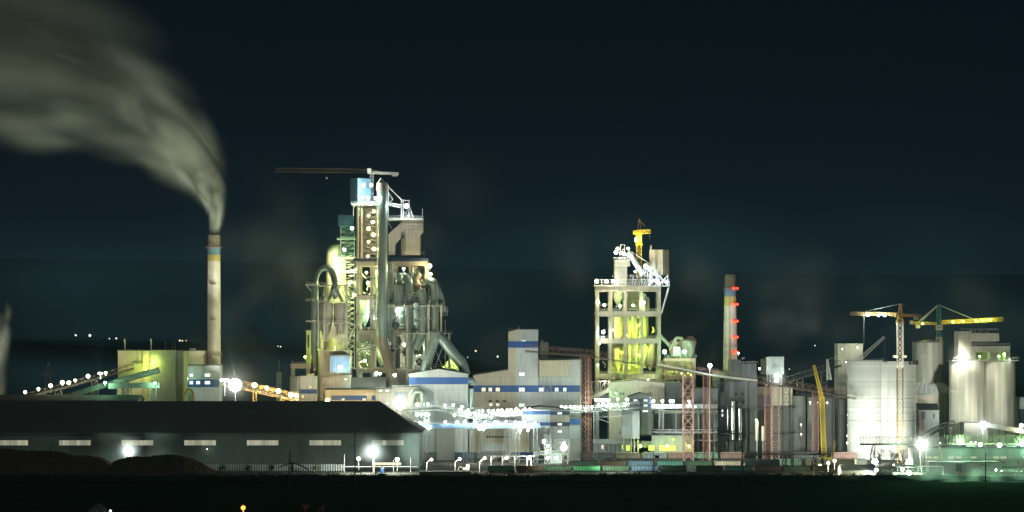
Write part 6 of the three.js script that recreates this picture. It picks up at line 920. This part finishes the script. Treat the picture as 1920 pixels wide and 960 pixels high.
floods('ground floodlights aimed up the right twin silo', P(1704, 868, 62), [1, 1, 0.9], [[P(1696, 720, 9), 6600, 25, 0.95], [P(1700, 855, 9), 12500, 40, 1]], { n: [2, 2], size: 1.2, k: 30, I: 300, pole: 2.4, face: V(0, 0.5, 0.4) });
floods('white floodlight at the right end of the dark gantry', P(1726, 833, 104), [1, 1, 0.88], [], { n: [2, 2], size: 1.5, k: 34, I: 2200, pole: Y(833, 104) });
lampRow('on the dark gantry before the twin silos', undefined, [[1685, 828.5]], 103, GREEN, 600, { word: 'green', r: 0.75, k: 18, post: 0.5 });
lampRow('on the long gantry before the big silos', 'green lamps on the long gantry', [[1838, 833.5, 0.7], [1874, 834.5, 0.7]], 99.5, [0.5, 1, 0.62], 800, { word: 'green', r: 1.0, k: 24, post: 0.5 });
floods('large green floodlight at the left end of the long gantry', P(1800, 829.5, 99.5), [0.46, 1, 0.58], [[P(1770, 905, 205), 150000, 20, 0.9], [P(1800, 860, 72), 2500, 60, 1]], { n: [2, 2], size: 0.9, k: 22, I: 1500, pole: 0.6 });
floods('large green floodlight at the right edge on the long gantry', P(1916, 832, 99.5), [0.46, 1, 0.58], [[P(1870, 908, 210), 150000, 20, 0.9], [P(1900, 860, 72), 2500, 60, 1]], { n: [2, 2], size: 0.9, k: 22, I: 1500, pole: 0.6 });
lampRow('on the trolley of the long gantry, small', 'small lamps by the gantries', [[1763, 831, 0.6], [1821, 829, 0.5], [1829, 829, 0.5]], 99, [0.8, 1, 0.7], 90, { word: 'pale', r: 0.35, k: 9, post: 0.4 });
lampRow('at the right edge above the belt gallery', undefined, [[1915, 798]], 26, WARM, 700, { word: 'warm white', r: 0.9, k: 26 });
lampRow('at the floodlit house and gate', 'white lamps at the gate', [[1643, 881, 1.3], [1692, 880, 1.2], [1704, 886, 0.7]], 154, COOL, 520, { r: 0.95, k: 28, post: 1 });
lampRow('behind the panel fence', 'white car lamps on the right', [[1867.5, 881], [1878, 883.5], [1809, 889, 0.8]], 150, COOL, 160, { r: 0.42, k: 12, post: 0.8 });
lampRow('at the foot of the yellow boom', 'yellow lamps at the crane foot', [[1553, 868], [1565, 864, 0.7]], 140, [1, 0.95, 0.68], 900, { word: 'warm', r: 0.6, k: 16, post: 4 });
floods('work lights aimed up the yellow crawler crane boom', P(1538, 872, 88), [1, 0.97, 0.7], [[P(1544, 810, 64), 1800, 20, 0.9], [P(1536, 730, 64), 9000, 12, 0.9]], { n: [2, 1], size: 0.9, k: 16, pole: 1.6, face: V(0, 0.6, 0.2) });
floods('work lights aimed up the ochre tower crane mast', P(1676, 872, 60), [1, 0.9, 0.6], [[P(1687, 650, 32), 42000, 8, 0.9]], { n: [1, 1], size: 0.9, k: 16, pole: 1.6, face: V(0, 0.6, -0.4) });
// yard
function streetLamp(label, c, bot, top, hx, hy, z, I, col = [1, 0.97, 0.8]) {
  const t = thing('street_lamp', label, 'street lamp', X(c, z), 0, z, 'bent lamp posts on the yard'); const h = P(hx, hy, z);
  mb().bar(V(X(c, z), 0, z), P(c, top, z), 0.22, 8).bar(P(c, top, z), h, 0.14, 8).build('pole', M.steelPale, t); mb().box(h.x - 0.7, h.x + 0.5, h.y, h.y + 0.25, z - 0.4, z + 0.4).build('lamp_head', M.steelDark, t);
  bulb(t, h.clone().add(V(0, -0.35, 0.2)), 0.62, col, 22); pointLight(t, h.clone().add(V(0, -1.2, 0.9)), col, I);
}
[[800, 868, 809, 860, 'first bent white lamp post right of the hall, nearest the hall'], [853, 867, 862, 859, 'second bent white lamp post right of the hall'], [899, 866, 908.5, 857.5, 'third bent white lamp post right of the hall, left of the pipe portal'], [996, 868, 993.5, 855.5, 'brightest yard lamp post, at the right end of the pipe portal']].forEach(([c, t, hx, hy, l], i) => streetLamp(l, c, 0, t, hx, hy, 119, i === 3 ? 420 : 260));
streetLamp('small yard lamp on the middle of the pipe portal', 942, 0, 864, 950.5, 856.5, 119.5, 90);
floods('dazzling white floodlight on a pole before the hall end', P(700, 844.5, 124), [0.86, 1, 0.93], [[P(980, 850, 12), 12000, 18, 0.8], [P(1150, 830, 12), 30000, 13, 0.9], [P(1300, 800, 14), 60000, 10, 0.9], [P(1460, 800, 14), 80000, 8, 0.9]], { n: [3, 2], size: 1.4, k: 36, I: 2600, pole: Y(844.5, 124) });
lampRow('on poles before the hall end, lower ones', 'lower lamps before the hall end', [[672.5, 860], [745, 861.5]], 125, [0.95, 1, 0.8], 800, { r: 0.95, k: 26, post: 5.5 });
floods('dazzling white floodlight between the two earth heaps', P(241.5, 845, 112), [0.86, 1, 0.93], [], { n: [2, 2], size: 1.5, k: 36, I: 2400, pole: Y(845, 112) });
lampRow('small white on the hall wall under the fourth window', undefined, [[388.5, 842]], 91.5, COOL, 12, { r: 0.25, k: 6, post: 0.4 });
// foreground and far lamps
lampRow('low in the dark foreground, glowing orange', undefined, [[456, 952]], 400, [1, 0.36, 0.04], 260, { word: 'orange', r: 0.8, k: 2.4, post: Y(952, 400) });
lampRow('at the bottom edge beside the tiny roof', undefined, [[207, 958]], 408, ICE, 6, { r: 0.42, k: 12, post: Y(958, 408) });
[[142, 628.5, 2.2, COOL], [168.5, 629, 3, COOL], [205, 635, 1.4, ICE], [218, 634.5, 2, COOL], [337, 638.5, 2, WARM], [342, 639, 1.6, WARM], [349, 638.6, 1.3, SODIUM], [892, 658, 2.2, [1, 0.8, 0.45]], [933, 668.5, 2.2, COOL], [877, 670, 1.2, [0.6, 1, 0.6]], [526, 650, 1.6, COOL], [521, 649, 1.2, ICE], [1528, 648, 1.4, COOL], [1480, 692, 1.2, ICE]].forEach(([c, q, r, col], i) => { const z = i < 7 ? -1235 : -1220, p = P(c, q, z), t = thing('far_lamp', ['leftmost tiny white light on the dark ridge left of the chimney', 'brightest tiny light on the dark ridge left of the chimney', 'faintest bluish light on the dark ridge', 'tiny white light above the crusher house roof', 'left tiny warm light just left of the chimney', 'middle tiny warm light just left of the chimney', 'right tiny orange light just left of the chimney', 'tiny amber light right of the big tower', 'tiny white light left of the packing hall tower', 'faint green light right of the forked duct', 'tiny white light left of the big tower', 'fainter of two tiny lights left of the big tower', 'tiny light far behind the red lit chimney', 'tiny bluish light right of the white tower head'][i], 'light', p.x, p.y - 3, z); bulb(t, p, r * 0.45, col, 1.6); mb().bar(p.clone().setY(p.y - 3), p, 0.2, 6).build('pole', M.steelDark, t); });

// ---------------------------------------------------------------- smoke: thousands of faint soft flakes drawn out along the wind
const flake = (() => {
  const pos = [0, 0, 0], col = [1, 1, 1, 1], idx = [], R = 5, S = 12;
  for (let k = 1; k <= R; k++) for (let j = 0; j < S; j++) { const a = j / S * Math.PI * 2, q = k / R; pos.push(Math.cos(a) * q, Math.sin(a) * q, 0); col.push(1, 1, 1, Math.pow(0.5 + 0.5 * Math.cos(q * Math.PI), 1.2)); }
  for (let j = 0; j < S; j++) idx.push(0, 1 + j, 1 + (j + 1) % S);
  for (let k = 1; k < R; k++) for (let j = 0; j < S; j++) { const a = 1 + (k - 1) * S + j, b = 1 + (k - 1) * S + (j + 1) % S; idx.push(a, a + S, b + S, a, b + S, b); }
  const g = new THREE.BufferGeometry(); g.setAttribute('position', new THREE.Float32BufferAttribute(pos, 3)); g.setAttribute('color', new THREE.Float32BufferAttribute(col, 4)); g.setIndex(idx); g.setAttribute('normal', new THREE.Float32BufferAttribute(pos.map((v, i) => i % 3 === 2 ? 0.6 : v * 0.8), 3)); return g;
})();
function smoke(label, streams, opacity, col) {
  const m = new THREE.MeshPhysicalMaterial({ color: new THREE.Color().setRGB(...col), roughness: 1, transmission: 0.5, thickness: 0, transparent: true, opacity, vertexColors: true, specularIntensity: 0 });
  const n = streams.reduce((s, q) => s + q.n, 0), im = new THREE.InstancedMesh(flake, m, n), d = new THREE.Object3D(), mx = new THREE.Matrix4();
  im.name = numbered('smoke_plume'); let i = 0;
  for (const s of streams) {
    const path = new THREE.CatmullRomCurve3(s.pts.map(([a, b, r, z = s.z]) => P(a, b, z))), rad = s.pts.map(p => p[2] / sc(s.z));
    const cum = []; let sum = 0; for (let k = 0; k < 60; k++) { const t = k / 59 * (rad.length - 1), j = Math.min(rad.length - 2, Math.floor(t)), r = rad[j] + (rad[j + 1] - rad[j]) * (t - j); sum += Math.pow(r, s.pow ?? 0.55); cum.push(sum); }
    for (let k = 0; k < s.n; k++) {
      const w = (k + rnd()) / s.n * sum; let q = 0; while (cum[q] < w) q++; const t = Math.min(1, (q + rnd()) / 60), c = path.getPoint(t), tg = path.getTangent(t), tt = t * (rad.length - 1), j = Math.min(rad.length - 2, Math.floor(tt)), r = rad[j] + (rad[j + 1] - rad[j]) * (tt - j);
      const e = V(0, 0, 1), f = new THREE.Vector3().crossVectors(tg, e).normalize(), g = new THREE.Vector3().crossVectors(f, tg).normalize();
      const a = rnd() * 6.2832, rho = Math.pow(rnd(), 0.62) * r * 0.82, off = f.clone().multiplyScalar(Math.cos(a) * rho).addScaledVector(g, Math.sin(a) * rho), roll = rr(-0.95, 0.95), u = f.clone().multiplyScalar(Math.cos(roll)).addScaledVector(g, Math.sin(roll)), nn = new THREE.Vector3().crossVectors(tg, u);
      const sz = r * rr(0.5, 0.85), L = r * rr(1.3, 2.1);
      mx.makeBasis(tg.clone().multiplyScalar(L), u.multiplyScalar(sz), nn).setPosition(c.add(off)); im.setMatrixAt(i++, mx);
    }
  }
  im.instanceMatrix.needsUpdate = true; im.castShadow = false; im.receiveShadow = true; im.userData = { kind: 'stuff', label, category: 'smoke' }; scene.add(im);
}
smoke('pale smoke leaning left from the tall chimney and spreading across the sky', [
  { z: -30, n: 150, pts: [[401.5, 446, 10], [403, 420, 12], [403.5, 395, 16], [397, 365, 21], [384, 335, 31], [362, 300, 43], [332, 262, 58]] },
  { z: -30, n: 96, pts: [[400, 380, 18], [388, 335, 31], [366, 285, 46], [330, 232, 64], [270, 180, 84], [180, 128, 104], [70, 84, 126], [-60, 48, 150], [-200, 20, 170]] },
  { z: -30, n: 66, pts: [[398, 372, 17], [376, 335, 30], [335, 302, 40], [270, 272, 48], [180, 248, 56], [70, 232, 64], [-60, 222, 74], [-200, 210, 84]] },
], 0.17, [0.82, 0.88, 0.74]);
smoke('short pale smoke wisp rising at the left edge', [{ z: -20, n: 90, pts: [[-30, 800, 26], [-16, 740, 24], [-4, 680, 20], [6, 625, 15], [14, 575, 10]] }], 0.2, [0.85, 0.88, 0.85]);

// thin dust and steam that drifts round the lit towers and silos
function dust(label, puffs, opacity) {
  const m = new THREE.MeshPhysicalMaterial({ color: new THREE.Color().setRGB(0.8, 0.86, 0.84), roughness: 1, transmission: 0.5, thickness: 0, transparent: true, opacity, vertexColors: true, specularIntensity: 0 });
  const n = puffs.reduce((s, p) => s + p[6], 0), im = new THREE.InstancedMesh(flake, m, n), d = new THREE.Object3D(); let i = 0;
  for (const [a, b, z, rx, ry, rz, k, s] of puffs) for (let j = 0; j < k; j++) { const c = P(a, b, z), g = () => rnd() + rnd() + rnd() - 1.5; d.position.set(c.x + g() * rx, c.y + g() * ry, c.z + g() * rz); d.rotation.set(rr(-0.7, 0.7), rr(-0.7, 0.7), rnd() * 6); d.scale.setScalar(s * rr(0.7, 1.3)); d.updateMatrix(); im.setMatrixAt(i++, d.matrix); }
  im.name = numbered('drifting_dust'); im.userData = { kind: 'stuff', label, category: 'dust haze' }; scene.add(im);
}
dust('faint lit dust drifting round the towers and over the yard', [
  [600, 590, -62, 50, 50, 10, 34, 26], [720, 520, -64, 40, 60, 10, 16, 26], [430, 690, -52, 40, 22, 8, 16, 20], [930, 700, -52, 70, 20, 8, 16, 20], [1180, 590, -76, 40, 46, 8, 18, 24],
  [1478, 640, -70, 16, 34, 6, 16, 15], [1560, 600, -72, 30, 40, 8, 10, 24], [1780, 640, -66, 60, 36, 8, 20, 24], [1800, 850, 112, 60, 6, 14, 12, 9], [1780, 896, 176, 40, 2.5, 8, 14, 9], [1850, 900, 186, 30, 2, 10, 10, 9],
], 0.04);
dust('bright dusty air in front of the strongest floodlights', [
  ...[[441, 722, 40, 11], [750, 756, 58, 9], [1803, 669, 14, 9], [1843, 797, 40, 8], [700, 845, 124, 6], [241, 845, 112, 6], [1726, 833, 104, 6], [1456, 706, -52, 7], [1057, 839, 150, 5], [1129, 750, 6, 6]].map(([a, b, z, q]) => [a, b, z + 4, q * 0.5, q * 0.5, 2, 9, q * 1.3]),
], 0.013);

{ // pale mist lying in the valley between the plant and the hills
  const m = new THREE.MeshPhysicalMaterial({ color: new THREE.Color().setRGB(0.30, 0.68, 0.88), roughness: 1, transmission: 0.5, thickness: 0, transparent: true, opacity: 0.17, vertexColors: true, specularIntensity: 0 }), n = 100, im = new THREE.InstancedMesh(flake, m, n), d = new THREE.Object3D();
  for (let i = 0; i < n - 30; i++) { d.position.set(-700 + 1400 * (i + rnd()) / (n - 30), rr(10, 175), rr(-2400, -1500)); d.rotation.set(rr(-0.3, 0.3), rr(-0.5, 0.5), 0); d.scale.set(rr(170, 260), rr(70, 130), 100); d.updateMatrix(); im.setMatrixAt(i, d.matrix); }
  for (let i = 0; i < 30; i++) { d.position.set(-430 + 11 * i + rr(-8, 8), rr(4, 34), rr(-1000, -500)); d.rotation.set(rr(-0.3, 0.3), rr(-0.5, 0.5), 0); d.scale.set(rr(80, 120), rr(22, 40), 40); d.updateMatrix(); im.setMatrixAt(n - 30 + i, d.matrix); }
  im.name = 'valley_mist'; im.userData = { kind: 'stuff', label: 'pale bluish mist low in front of the far hills', category: 'mist' }; scene.add(im);
}

renderer.render(scene, camera);
